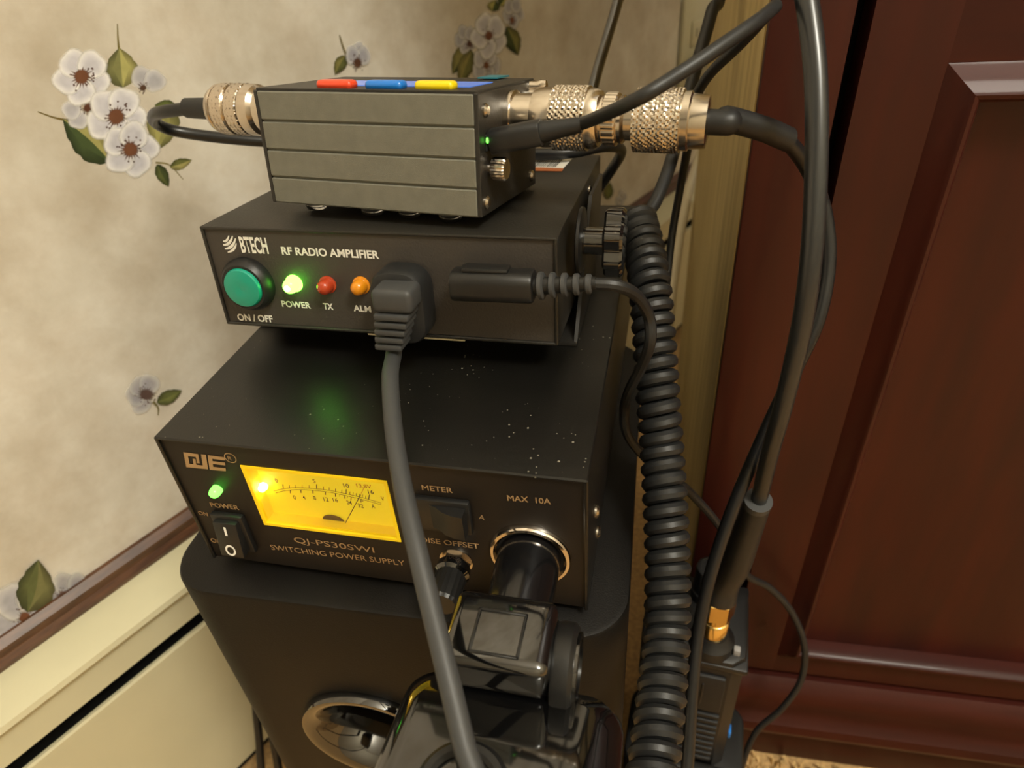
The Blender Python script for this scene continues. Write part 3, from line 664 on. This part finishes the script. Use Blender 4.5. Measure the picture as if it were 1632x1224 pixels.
# barcode label on the top, screws, bracket and thumb knobs on the right side
tn = AM.to_3x3() @ Vector((0, 0, 1)); tP = AM @ Vector((0, 0, AH))
def top(x, y, off=.0002): return AM.inverted() @ onpl(x, y, tP + tn * off, tn)
lb = bpy.data.objects.new('barcode_label', None); COL.objects.link(lb); lb.parent = am
q = [top(*a) for a in ((836, 266), (898, 268), (915, 250), (850, 250))]; bm = bmesh.new(); poly(bm, q); obj('label_paper', bm, 'label_white', lb, 0)
q = [top(*a, .0003) for a in ((834, 272), (896, 273), (898, 268), (836, 266))]; bm = bmesh.new(); poly(bm, q); obj('label_stripe', bm, 'label_orange', lb, 0)
bm = bmesh.new()
for k in range(15):
    a = k / 15 * .8; b = a + random.choice((.015, .03, .022)); A0, A1 = (840, 265), (898, 266); B0, B1 = (852, 252), (912, 252)
    li = lambda P, Q, t: (P[0] + (Q[0] - P[0]) * t, P[1] + (Q[1] - P[1]) * t)
    poly(bm, [top(*li(A0, A1, a), .0004), top(*li(A0, A1, b), .0004), top(*li(B0, B1, b), .0004), top(*li(B0, B1, a), .0004)])
obj('barcode_bars', bm, 'black_print', lb, 0)
for y, z in ((.082, .034), (.010, .021), (.105, .012)):
    obj('screw', lathe([(.0024, 0), (.0024, .0005), (.0014, .0013), (0, .0014)], (AW, y, z), (1, 0, 0), 14), 'screw_steel', am)
br = bpy.data.objects.new('mounting_bracket', None); COL.objects.link(br); br.parent = am
PZ = lambda y: -.0130 + .0966 * y              # top of the power supply seen from the tilted box
for x0 in (AW + .0022, -.0036):
    pr = [(.022, PZ(.022)), (.078, PZ(.078)), (.100, .030), (.100, .037), (.064, .037), (.052, .024)]
    t_ = slab(pr, x0, x0 + .0014)
    for v in t_.verts: v.co = Vector((v.co.z, v.co.x, v.co.y))
    bmesh.ops.recalc_face_normals(t_, faces=t_.faces); obj('bracket_arm', t_, 'black_steel', br, 0)
t_ = slab([(.022, PZ(.022)), (.078, PZ(.078)), (.078, PZ(.078) + .0011), (.022, PZ(.022) + .0011)], -.0036, AW + .0036)
for v in t_.verts: v.co = Vector((v.co.z, v.co.x, v.co.y))
bmesh.ops.recalc_face_normals(t_, faces=t_.faces); obj('bracket_strap', t_, 'black_steel', br, 0)
def lobed(r, a, h, k): return r * (1 + .11 * math.cos(7 * a)) if r > .006 else r
an = AM.to_3x3() @ Vector((1, 0, 0)); kw = AM.inverted() @ onpl(946, 384, AM @ Vector((AW + .009, 0, 0)), an)
obj('knob_washer', lathe([(.0115, 0), (.0120, .0004), (.0120, .0014), (.0110, .0018)], (AW + .0036, kw.y, kw.z), (1, 0, 0), 40), 'black_plastic', br, 30)
obj('thumb_knob', lathe([(.0050, 0), (.0050, .0075), (.0108, .0078), (.0116, .0086), (.0116, .0138), (.0106, .0148), (0, .0150)], (AW + .0054, kw.y, kw.z), (1, 0, 0), 72, lobed), 'gloss_black', br, 30)
# white adhesive pads between amplifier and power supply
for a, b in (((585, 539), (628, 542)), ((672, 541), (740, 547))):
    A_ = AM.inverted() @ onpl(*a, AM @ Vector((0, 0, 0)), AM.to_3x3() @ Vector((0, 1, 0))); B_ = local(AM, *b)
    obj('adhesive_pad', box((A_.x, .001, -.0011), (B_.x, .022, 0), .0003), 'foam_white', am, 0)
# ================================================================== SWR METER
RW, RD, RH = .0852, .0587, .0390
RM = frame(.0252, .0721, .1225 + Z0, -.1299, .1503)
sr = empty('swr_meter', RM, 'small grey-black ribbed metal meter with red, blue and yellow buttons on top', 'meter')
bm = bmesh.new(); nb_ = 4; zs = [0, .0096, .0192, .0290, RH]
for k in range(nb_): add_box(bm, (.0016, .0, zs[k] + .0003), (RW - .0016, .0022, zs[k + 1] - .0003), .0004, 1); add_box(bm, (.0016, RD - .0022, zs[k] + .0003), (RW - .0016, RD, zs[k + 1] - .0003), .0004, 1)
add_box(bm, (.0016, .0012, 0), (RW - .0016, RD - .0012, RH - .0004), 0)
obj('housing', bm, 'anodised', sr, 30)
for x0, x1 in ((0, .0016), (RW - .0016, RW)): obj('end_plate', box((x0, .0002, .0002), (x1, RD - .0002, RH), .0003, 1), 'black_steel', sr, 0)
tp = obj('top_panel', box((.0008, .001, RH - .0005), (RW - .0006, RD - .0008, RH + .0007), .0002, 1), 'black_steel', sr, 0)
obj('display', box((.018, .013, RH + .0006), (RW - .008, .034, RH + .0010)), 'lcd_blue', tp, 0)
rn = RM.to_3x3() @ Vector((0, 0, 1))
for px, m_ in ((537, 'red_button'), (615, 'blue_button'), (695, 'yellow_button')):
    w = RM.inverted() @ onpl(px, 136, RM @ Vector((0, .0068, 0)), RM.to_3x3() @ Vector((0, 1, 0)))
    o = obj('button', box((w.x - .0070, .0040, RH), (w.x + .0070, .0098, RH + .0032), .0015, 3), m_, sr, 40); o['label'] = m_.split('_')[0] + ' push button'
obj('film_tab', box((.0660, RD - .012, RH + .0011), (.0740, RD + .001, RH + .0016), 0, Mx=None), 'teal_film', sr, 0)
for y, z in ((.006, .0335), (.0045, .0045), (RD - .006, .0335), (RD - .006, .0045)):
    obj('screw', lathe([(.0022, 0), (.0022, .0005), (.0014, .0012), (0, .0013)], (RW, y, z), (1, 0, 0), 16), 'screw_steel', sr)
obj('thumb_screw', lathe([(.0018, 0), (.0018, .0012), (.0036, .0013), (.0038, .0018), (.0038, .0056), (.0034, .0062), (.0015, .0062), (0, .0058)], (RW, .0085, .0150), (1, 0, 0), 44, lambda r, a, h, k: r * (1 - (.06 if k % 2 and r > .0031 else 0))), 'brass_nickel', sr, 30)
obj('usb_port', box((RW - .0005, .0050, .0208), (RW + .0006, .0130, .0262), .0003, 1), 'dark_hole', sr, 0)
w = (RW + .0006, .0052, .0245); obj('port_light', lathe([(.0009, 0), (.0009, .0006), (0, .0008)], w, (1, 0, 0), 10), 'green_led_small', sr)
CY, CZ = .030, .029
for x, d in ((0, -1), (RW, 1)):
    so = obj('antenna_socket', lathe([(.0088, 0), (.0088, .002), (.0076, .0022), (.0076, .012)], (x, CY, CZ), (d, 0, 0), 36), 'nickel', sr)
# shiny toggle pins at the rear right corner
for y, z, l in ((.048, .0345, .007), (.052, .0370, .0065)):
    obj('solder_pin', lathe([(.0022, 0), (.0018, l * .5), (.0022, l * .7), (.0016, l), (0, l + .0004)], (RW, y, z), (1, 0, .15), 14), 'nickel', sr)
for x, y in ((.011, .012), (.037, .010), (.052, .011), (.069, .010), (.011, .050), (.069, .050)):
    obj('rubber_foot', lathe([(.0036, 0), (.0042, .0012), (.0042, .0030), (.0038, .0040)], (x, y, -.0040), (0, 0, 1), 20), 'clear_rubber', sr)
# ================================================================== COAX CONNECTORS ON THE METER
def diamond(nk, m, amp): return lambda r, a, h, k: r + (amp * (abs(math.sin(nk * a + m * h)) + abs(math.sin(nk * a - m * h)) - 1.2))
def knurled(r, x0, x1, parent, name, fine=False, mat_='nickel'):
    n = 120; L = x1 - x0; st = 26 if not fine else 14
    if fine: return obj(name, lathe([(r * .96, x0)] + [(r, x0 + .0004), (r, x1 - .0004)] + [(r * .96, x1)], (0, 0, 0), (1, 0, 0), 96, lambda rr, a, h, k: rr * (1 - (.035 if k % 4 < 2 else 0))), mat_, parent, 30)
    return obj(name, lathe([(r * .95, x0)] + [(r, x0 + L * i / st) for i in range(st + 1)] + [(r * .95, x1)], (0, 0, 0), (1, 0, 0), n, diamond(18, 1500, .0004)), mat_, parent, 24)
CMx = RM @ Matrix.Translation((0, CY, CZ))
ad = empty('coaxial_adapter', CMx, 'shiny knurled nickel adapter screwed to the right side of the small meter', 'connector')
a0 = RW + .0125
obj('sleeve', lathe([(.0078, RW + .0022), (.0078, a0 - .003), (.0092, a0 - .003), (.0099, a0), (.0099, a0 + .004)], (0, 0, 0), (1, 0, 0), 40), 'nickel', ad)
knurled(.0104, a0 + .004, a0 + .0160, ad, 'coupling_nut')
obj('shoulder', lathe([(.0098, a0 + .0160), (.0098, a0 + .0185), (.0090, a0 + .020), (.0074, a0 + .0205), (.0074, a0 + .0215)], (0, 0, 0), (1, 0, 0), 40), 'nickel', ad)
knurled(.0086, a0 + .0215, a0 + .0262, ad, 'gear_ring', True)
obj('threaded_neck', lathe([(.0074, a0 + .0262), (.0078, a0 + .0280), (.0066, a0 + .0290), (.0066, a0 + .0320)], (0, 0, 0), (1, 0, 0), 40), 'nickel', ad)
# feed line with its knurled plug
c0 = a0 + .0322
fd = empty('feed_line', CMx, 'black coax with silver knurled plug curving down beside the cabinet', 'cable')
knurled(.0100, c0, c0 + .0150, fd, 'plug_nut')
obj('plug_collar', lathe([(.0092, c0 + .0150), (.0094, c0 + .0175), (.0086, c0 + .018), (.0086, c0 + .0190), (.0082, c0 + .0232), (.0060, c0 + .0236)], (0, 0, 0), (1, 0, 0), 40), 'nickel', fd)
ci = CMx.inverted(); e0 = CMx @ Vector((c0 + .0236, 0, 0)); ex = (CMx.to_3x3() @ Vector((1, 0, 0)))
dep = lambda p: -(CM.transposed() @ (p - CAM_LOC)).z
de = dep(e0)
bt_path = [e0 - ex * .001, e0 + ex * .006, at(1160, 190, de + .001), at(1215, 205, de + .006), at(1255, 222, de + .012)]
fl_path = [at(1205, 201, de + .005), at(1250, 221, de + .012), at(1288, 270, de + .024), at(1314, 340, de + .030), at(1320, 420, de + .034), at(1303, 510, de + .038), at(1262, 600, de + .046), at(1215, 700, de + .058), at(1168, 810, de + .068), at(1134, 910, de + .076), at(1114, 1000, de + .082), at(1104, 1090, de + .083), at(1098, 1180, de + .083), at(1092, 1300, de + .083)]
loc_ = lambda P: [ci @ p for p in P]
obj('boot', tube(smooth_path(loc_(bt_path)), .0041, 14), 'black_rubber', fd)
fl_path += drop(fl_path[-1], .02, -.06, .0112)
obj('cable_jacket', tube(smooth_path(loc_(fl_path)), .0028, 14), 'cable_black', fd)
# jumper coax on the left
jm = empty('coax_jumper', CMx, 'thin black coax with gold-tinted knurled plug looping at the left of the small meter', 'cable')
def L2(prof, mt_, nm): return obj(nm, lathe(prof, (0, 0, 0), (-1, 0, 0), 40), mt_, jm)
L2([(.0082, .010), (.0086, .0120), (.0086, .0200), (.0078, .0205)], 'nickel', 'plug_collar')
L2([(.0078, .0200), (.0096, .0220), (.0098, .0240), (.0098, .0262), (.0090, .0264)], 'brass_nickel', 'plug_rim')
for k in range(2):
    x0 = .0268 + k * .0070
    obj('knurled_band', lathe([(.0094, x0), (.0098, x0 + .0004)] + [(.0098, x0 + .0004 + .0052 * i / 10) for i in range(11)] + [(.0094, x0 + .0062)], (0, 0, 0), (-1, 0, 0), 110, diamond(22, 2200, .0003)), 'brass_nickel', jm, 24)
    L2([(.0090, x0 + .006), (.0090, x0 + .0072)], 'nickel', 'band_groove')
L2([(.0094, .0404), (.0096, .0412), (.0086, .0432), (.0052, .0436)], 'brass_nickel', 'plug_end')
j0 = CMx @ Vector((-.0436, 0, 0)); dj = dep(j0)
obj('boot', tube([ci @ (j0 + ex * .001), ci @ (j0 - ex * .016)], lambda s: .0045 - .0005 * s, 14), 'black_rubber', jm)
jp = [j0 - ex * .014, at(262, 178, dj + .012), at(246, 184, dj + .024), at(250, 197, dj + .038), at(290, 211, dj + .048), at(400, 224, dj + .054), at(560, 232, dj + .062), at(740, 240, .332), at(850, 246, .315), at(910, 243, .312), at(965, 233, .318), at(990, 240, .336), at(975, 270, .358), at(940, 320, .372)]
obj('cable_jacket', tube(smooth_path(loc_(jp)), .0027, 12), 'cable_black', jm)
# ================================================================== CABLES
uf = Matrix.Translation(RM @ Vector((RW, .009, .0235)))
us = empty('usb_cable', uf, 'black cable plugged into the side of the small meter and rising to the upper right', 'cable')
ui = uf.inverted(); U0 = RM @ Vector((RW + .0006, .009, .0235)); U1 = at(888, 206, dep(U0) - .008); ud = (U1 - U0).normalized()
q = axis_m(ui @ U0, ud)
obj('plug_body', slab(rrect(.0078, .0078, .002, 3), 0, (U1 - U0).length * .78, .0005, q), 'black_rubber', us, 40)
obj('boot', tube([ui @ (U0 + ud * (U1 - U0).length * .74), ui @ U1, ui @ (U1 + ud * .008)], lambda s: .0036 - .0012 * s, 14), 'black_rubber', us)
up_ = [U1 + ud * .002, at(935, 194, dep(U1) - .005), at(1010, 161, .184), at(1090, 113, .183), at(1160, 66, .185), at(1212, 30, .190), at(1236, 10, .202), at(1222, 24, .222), at(1180, 70, .238), at(1128, 122, .256), at(1103, 172, .277), at(1096, 235, .305), at(1084, 300, .33), at(1068, 400, .345), at(1056, 560, .352), at(1060, 760, .365)]
obj('cable_jacket', tube(smooth_path([ui @ p for p in up_]), .0020, 12), 'black_rubber', us)
tag(obj('black_coax_lead', cable(rise(at(996, -60, .36), .03, .02, .4)[::-1] + [(996, -60, .36), (985, 0, .36), (966, 66, .36), (948, 128, .357), (934, 190, .356), (924, 250, .36), (918, 285, .364)], .0029), 'gloss_black'), 'glossy black cable rising behind the knurled adapter to the top edge', 'cable')
# antenna cable down to the handheld radio
SK = at(1137, 1004, .365)
ac = empty('antenna_cable', Matrix.Translation(SK), 'thick dark cable from the top ending in a gold connector on the handheld radio', 'cable')
si = Matrix.Translation(-SK)
zc = Vector((0, 0, 1))
obj('knurled_nut', lathe([(.0050, 0), (.0072, .0005), (.0072, .0106), (.0064, .0112)], (0, 0, 0), zc, 60, diamond(18, 1600, .00012)), 'gold', ac, 60)
obj('ferrule', lathe([(.0062, .0112), (.0062, .0160), (.0070, .0162)], (0, 0, 0), zc, 30), 'gold', ac)
obj('hex_nut', lathe([(.0080, .0160), (.0088, .0166), (.0088, .0290), (.0080, .0298)], (0, 0, 0), zc, 6), 'gold', ac, 20)
SL = SK + Vector((0, 0, .0296))
slp = [SL, SL + Vector((.001, 0, .012)), at(1172, 900, .325), at(1190, 850, .305), at(1208, 800, .287)]
obj('sleeve', tube(smooth_path([si @ p for p in slp]), lambda s: .0086 - .0030 * s, 18), 'black_rubber', ac)
obj('sleeve_rim', tube([si @ at(1206, 804, .2885), si @ at(1209, 797, .2855)], .0059, 18), 'grey_rubber', ac)
mp = [at(1200, 820, .293), at(1209, 798, .287), at(1228, 720, .262), at(1250, 640, .243), at(1278, 520, .224), at(1294, 400, .212), at(1301, 260, .205), at(1300, 120, .202), at(1286, 0, .202), at(1270, -70, .203)]
mp += [at(1255, -170, .206), at(1245, -290, .212)]; mp += rise(mp[-1], .0, .0, .40)
obj('cable_jacket', tube(smooth_path([si @ p for p in mp]), .0034, 14), 'coax_jacket', ac)
# coiled microphone cord
cc = empty('coiled_cord', Matrix.Translation(at(1045, 1190, .225)), 'thick black coiled cord hanging in front of the handheld radio', 'cord')
co = cc.matrix_world.inverted()
ax = smooth_path([at(1014, 345, .297), at(1026, 395, .287), at(1036, 460, .276), at(1044, 560, .271), at(1049, 640, .269), at(1055, 720, .268), at(1060, 800, .264), at(1064, 900, .259), at(1063, 1000, .251), at(1056, 1090, .240), at(1046, 1180, .228), at(1036, 1260, .218), at(1026, 1340, .21)], 40)
Ls = [0]
for a, b in zip(ax, ax[1:]): Ls.append(Ls[-1] + (b - a).length)
pitch = .00575; turns = Ls[-1] / pitch; hp = []; seg = 18; N = int(turns * seg); j = 0; uu = None
for i in range(N + 1):
    s = Ls[-1] * i / N
    while j < len(Ls) - 2 and Ls[j + 1] < s: j += 1
    f_ = (s - Ls[j]) / (Ls[j + 1] - Ls[j]); p_ = ax[j].lerp(ax[j + 1], f_); t_ = (ax[j + 1] - ax[j]).normalized()
    if uu is None: uu = t_.orthogonal().normalized()
    uu = (uu - t_ * uu.dot(t_)).normalized(); vv = t_.cross(uu); a_ = 2 * math.pi * i / seg
    hp.append(co @ (p_ + (uu * math.cos(a_) + vv * math.sin(a_)) * .0062))
obj('tail', tube(smooth_path([hp[-1]] + [co @ p for p in drop(cc.matrix_world @ hp[-1], .03, -.05, .0112)]), .0028, 10), 'black_rubber', cc)
obj('coil', tube(hp, .00276, 9), 'black_rubber', cc)
lead = [cc.matrix_world @ hp[0], at(1034, 336, .306), at(1052, 305, .31), at(1070, 255, .316), at(1087, 190, .32), at(1108, 112, .325), at(1134, 20, .325), at(1152, -60, .325)]
lead += rise(lead[-1], -.03, .02, .4)
obj('straight_lead', tube(smooth_path([co @ p for p in lead]), .0030, 12), 'black_rubber', cc)
# amplifier power cord with right-angled plug
pw = empty('amplifier_power_cord', AM, 'grey cord with right-angled plug in the amplifier front, hanging down in front of everything', 'cord')
w = local(AM, 656, 455, AP)
hd = slab(rrect(.0200, .0275, .0075, 6), 0, .0125, .002, Matrix.Translation((w.x - .001, AP - .0004, w.z - .004)) @ Matrix.Rotation(math.radians(90), 4, 'X'))
obj('plug_head', hd, 'black_rubber', pw, 40)
w2 = local(AM, 632, 474, -.016); w3 = local(AM, 626, 548, -.016)
def wc(t): return w2.x + (w3.x - w2.x) * t
obj('plug_shoulder', box((w2.x - .0072, -.0215, w2.z - .0040), (w2.x + .0072, -.010, w2.z + .0045), .002, 3), 'grey_rubber', pw, 40)
for k in range(5):
    s = 1 - k * .05; z = w2.z - .0052 - k * .0030; xc = wc((k + .7) / 5)
    obj('strain_relief_rib', box((xc - .0062 * s, -.0160 - .0062 * s, z - .0011), (xc + .0062 * s, -.0160 + .0062 * s, z + .0011), .0006, 2), 'grey_rubber', pw, 40)
ai = AM.inverted(); b0 = AM @ Vector((wc(.2), -.0160, w2.z - .004)); b1 = AM @ Vector((wc(1), -.0160, w2.z - .021)); db = dep(b1)
pp = [b0, b1, at(622, 600, db - .012), at(627, 680, db - .028), at(641, 770, db - .042), at(661, 860, db - .052), at(685, 960, db - .060), at(712, 1070, db - .068), at(738, 1180, db - .074), at(762, 1290, db - .08)]
pe_ = pp[-1].copy(); pp += [Vector((pe_.x + .001, -.112, pe_.z - .006)), Vector((pe_.x + .001, -.130, pe_.z - .022)), Vector((pe_.x, -.138, pe_.z - .07))]; pp += drop(pp[-1], -.01, -.01)
obj('cable_jacket', tube(smooth_path([ai @ p for p in pp]), lambda s: .0029, 14), 'grey_rubber', pw)
# second plug lying across the amplifier front
sp = empty('audio_plug_cord', AM, 'thin cord with barrel plug across the amplifier front, dropping behind the coiled cord', 'cord')
pa, pb_ = local(AM, 722, 452, -.0085), local(AM, 852, 456, -.0085)
obj('plug_body', slab(rrect(.0108, .0105, .0035, 5), 0, (pb_ - pa).length, .001, axis_m(pa, pb_ - pa)), 'black_plastic', sp, 40)
obj('plug_ridge', box((pa.x + .004, -.0115, pa.z + .0050), (pa.x + .020, -.0055, pa.z + .0068), .0008), 'black_plastic', sp, 40)
obj('plug_stub', box((pa.x + .001, -.004, pa.z - .004), (pa.x + .009, AP, pa.z + .004), .001), 'black_plastic', sp, 40)
pe = local(AM, 950, 452, -.0095); dv = (pe - pb_).normalized(); LL = (pe - pb_).length
obj('relief_core', tube([pb_ - dv * .001, pe], lambda s: .0032 - .001 * s, 12), 'black_plastic', sp)
for k in range(5):
    c = pb_ + dv * (LL * (k + .6) / 5.2); r = .0046 - k * .00035
    obj('strain_relief_rib', lathe([(r * .8, -.0011), (r, -.0006), (r, .0006), (r * .8, .0011)], c, dv, 20), 'grey_rubber', sp)
we = AM @ pe; dwe = dep(we)
cp = [we - (AM.to_3x3() @ dv) * .002, at(985, 456, dwe), at(1015, 472, dwe + .008), at(1034, 505, dwe + .018), at(1036, 545, dwe + .022), at(1022, 585, .251), at(1003, 622, .264), at(995, 655, .282), at(1001, 695, .288), at(1035, 735, .300), at(1075, 765, .315), at(1102, 787, .325), at(1146, 838, .345), at(1172, 885, .372), at(1192, 918, .392), at(1228, 938, .405), at(1262, 976, .416), at(1282, 1030, .425), at(1276, 1085, .435), at(1245, 1130, .445), at(1206, 1165, .455), at(1186, 1210, .465), at(1172, 1270, .48)]
cp += drop(cp[-1], .01, -.05, .0105)
obj('cable_jacket', tube(smooth_path([ai @ p for p in cp]), .0021, 10), 'black_rubber', sp)
# cables behind the speaker, low at the left
for i, (pts, lab) in enumerate((([(405, 1075, .465), (408, 1130, .468), (413, 1180, .472), (418, 1260, .48), (420, 1330, .49)], 'black speaker wire low at the left, nearer the heater'), ([(422, 1080, .465), (428, 1140, .468), (436, 1180, .472), (446, 1240, .48), (454, 1330, .49)], 'black speaker wire low at the left, nearer the speaker box'))):
    tag(obj('speaker_wire', cable([at(*p) for p in pts] + drop(at(*pts[-1]), .0, -.03), .0028), 'cable_black'), lab, 'wire', 'wires behind the speaker box')
# ================================================================== CAR TRANSMITTER IN THE LIGHTER SOCKET
S = PM @ Vector((sk.x, FP, sk.z))
TM = Matrix.Translation(S)
tx = empty('car_transmitter', TM, 'glossy black car adapter plugged into the lighter socket of the power supply', 'adapter')
obj('socket_plug', lathe([(.0108, -.0002), (.0110, .004), (.0108, .016), (.0104, .020), (.0104, .0260), (.0096, .030)], (0, 0, 0), YN, 40), 'satin_black', tx)
# pivot head
hw = .0155
hb = box((-.0175, -.0500, -.0045), (.0145, -.0250, .0115), .0036, 4); obj('pivot_head', hb, 'gloss_black', tx, 50)
ln = bmesh.new()
fr = [(-.0085, -.0465), (.0055, -.0465), (.0055, -.0325), (-.0085, -.0325)]
for k in range(4):
    a, b = fr[k], fr[(k + 1) % 4]; add_box(ln, (min(a[0], b[0]) - .0005, min(a[1], b[1]) - .0005, .0110), (max(a[0], b[0]) + .0005, max(a[1], b[1]) + .0005, .0119), .0003, 1)
obj('head_frame', ln, 'black_plastic', tx, 40)
obj('pivot_disc', lathe([(.0125, 0), (.0130, .001), (.0130, .0050), (.0118, .0062), (.0060, .0064), (0, .0064)], (.0145, -.0375, -.004), (1, 0, 0), 44), 'black_plastic', tx)
obj('pivot_groove', ring_lathe([(.0085, .0060), (.0105, .0060), (.0105, .0072), (.0085, .0072)], (.0145, -.0375, -.004), (1, 0, 0), 44), 'gloss_black', tx)
# body reaching towards the viewer
ol = rrect(.0660, .0640, .0100, 8)
body = slab(ol, -.016, .0125, .0065, Matrix.Translation((.0030, -.0750, -.0130)) @ Matrix.Rotation(math.radians(-8), 4, 'X'))
bo = obj('transmitter_body', body, 'gloss_black', tx, 60)
bq = (S + Vector((0, 0, .0))); 
bw = onpl(735, 1258, S + Vector((0, 0, .001)), Vector((0, 0, 1))) - S
obj('control_dial', ring_lathe([(.0085, -.004), (.0125, -.004), (.0125, .0015), (.0112, .0028), (.0095, .0028), (.0085, .0015)], (bw.x, bw.y, -.0005), (0, 0, 1), 40), 'black_plastic', tx)
obj('dial_centre', lathe([(.0084, -.004), (.0084, .0012), (.006, .002), (0, .0022)], (bw.x, bw.y, -.0005), (0, 0, 1), 36), 'gloss_black', tx)
# ================================================================== HANDHELD RADIO
RBM = Matrix.Translation(SK) @ Euler((0, 0, math.radians(-4))).to_matrix().to_4x4()
rd = empty('handheld_radio', RBM, 'black handheld radio standing upright between speaker and cabinet', 'radio')
bz0 = -.128
ol = [(-.030, -.008), (-.024, -.0115), (.012, -.0115), (.0185, -.006), (.0195, .004), (.0195, .036), (.014, .043), (-.022, .043), (-.030, .036)]
obj('radio_body', slab(ol, bz0, -.0105, .003), 'radio_black', rd, 30)
obj('antenna_base', lathe([(.0125, -.0115), (.0118, -.006), (.0095, -.0035), (.0080, -.0012), (0, -.0012)], (0, 0, 0), (0, 0, 1), 36), 'radio_black', rd)
obj('antenna_socket', lathe([(.0066, -.0020), (.0066, .0000), (0, .0000)], (0, 0, 0), (0, 0, 1), 24), 'gold', rd)
obj('grey_marker', box((.0115, -.0060, -.0110), (.0150, -.0022, -.0060), .0006), 'label_grey', rd)
obj('collar_band', box((-.0305, -.0125, -.0180), (.0200, .0435, -.0135), .0015), 'radio_black', rd, 40)
kb = obj('volume_knob', lathe([(.0092, -.011), (.0092, -.004), (.0084, -.0035), (.0084, .012), (.0078, .0145), (.0066, .0150), (.0060, .0140), (0, .0140)], (-.004, .030, 0), (0, 0, 1), 48, lambda r, a, h, k: r * (1 - (.05 if k % 4 < 2 and .008 < r < .009 else 0))), 'radio_black', rd, 30)
ptt = obj('talk_button', box((-.0135, -.0140, -.0580), (.0100, -.0105, -.0235), .0015, 2), 'ptt_rubber', rd, 40)
obj('button_ridge', box((-.0022, -.0147, -.0500), (-.0010, -.0135, -.0300), .0004), 'radio_black', ptt)
for k in range(9): obj('grip_rib', box((-.0145, -.0135, -.0660 - k * .0062), (.0105, -.0105, -.0625 - k * .0062), .0008), 'ptt_rubber', rd, 40)
obj('accessory_cover', box((-.0375, -.0060, -.0520), (-.0295, .0300, -.0080), .003, 3), 'radio_black', rd, 40)
obj('blue_button', box((.0185, -.006, -.096), (.0202, .000, -.090), .0005), 'blue_button', rd)
st = [Vector((q_[0] - .007, q_[1], q_[2])) for q_ in (Vector((.0080, .038, -.011)), Vector((.0085, .040, .012)), Vector((.0060, .040, .030)), Vector((.0100, .036, .042)), Vector((.0140, .037, .030)), Vector((.0130, .038, .010)), Vector((.0120, .037, -.011)))]
obj('wrist_strap', tube(smooth_path(st), .0013, 8), 'black_rubber', rd)
ch = empty('radio_charger', RBM @ Matrix.Translation((-.005, .0075, -(RBM.translation.z))), 'black charging stand holding the handheld radio on the carpet', 'charger')
hc = RBM.translation.z + bz0
obj('stand_base', slab(rrect(.075, .057, .012, 6), 0.004, hc - .0005, .003), 'black_plastic', ch, 40)
bm = bmesh.new()
for lo, hi in (((-.028, -.0275, hc - .002), (.028, -.0210, hc + .010)),): add_box(bm, lo, hi, .001)
obj('cradle_rim', bm, 'black_plastic', ch, 40)
for sx in (-1, 1):
    for sy in (-1, 1): obj('foot', lathe([(.006, 0), (.006, .005)], (sx * .027, sy * .019, 0), (0, 0, 1), 14), 'black_rubber', ch)
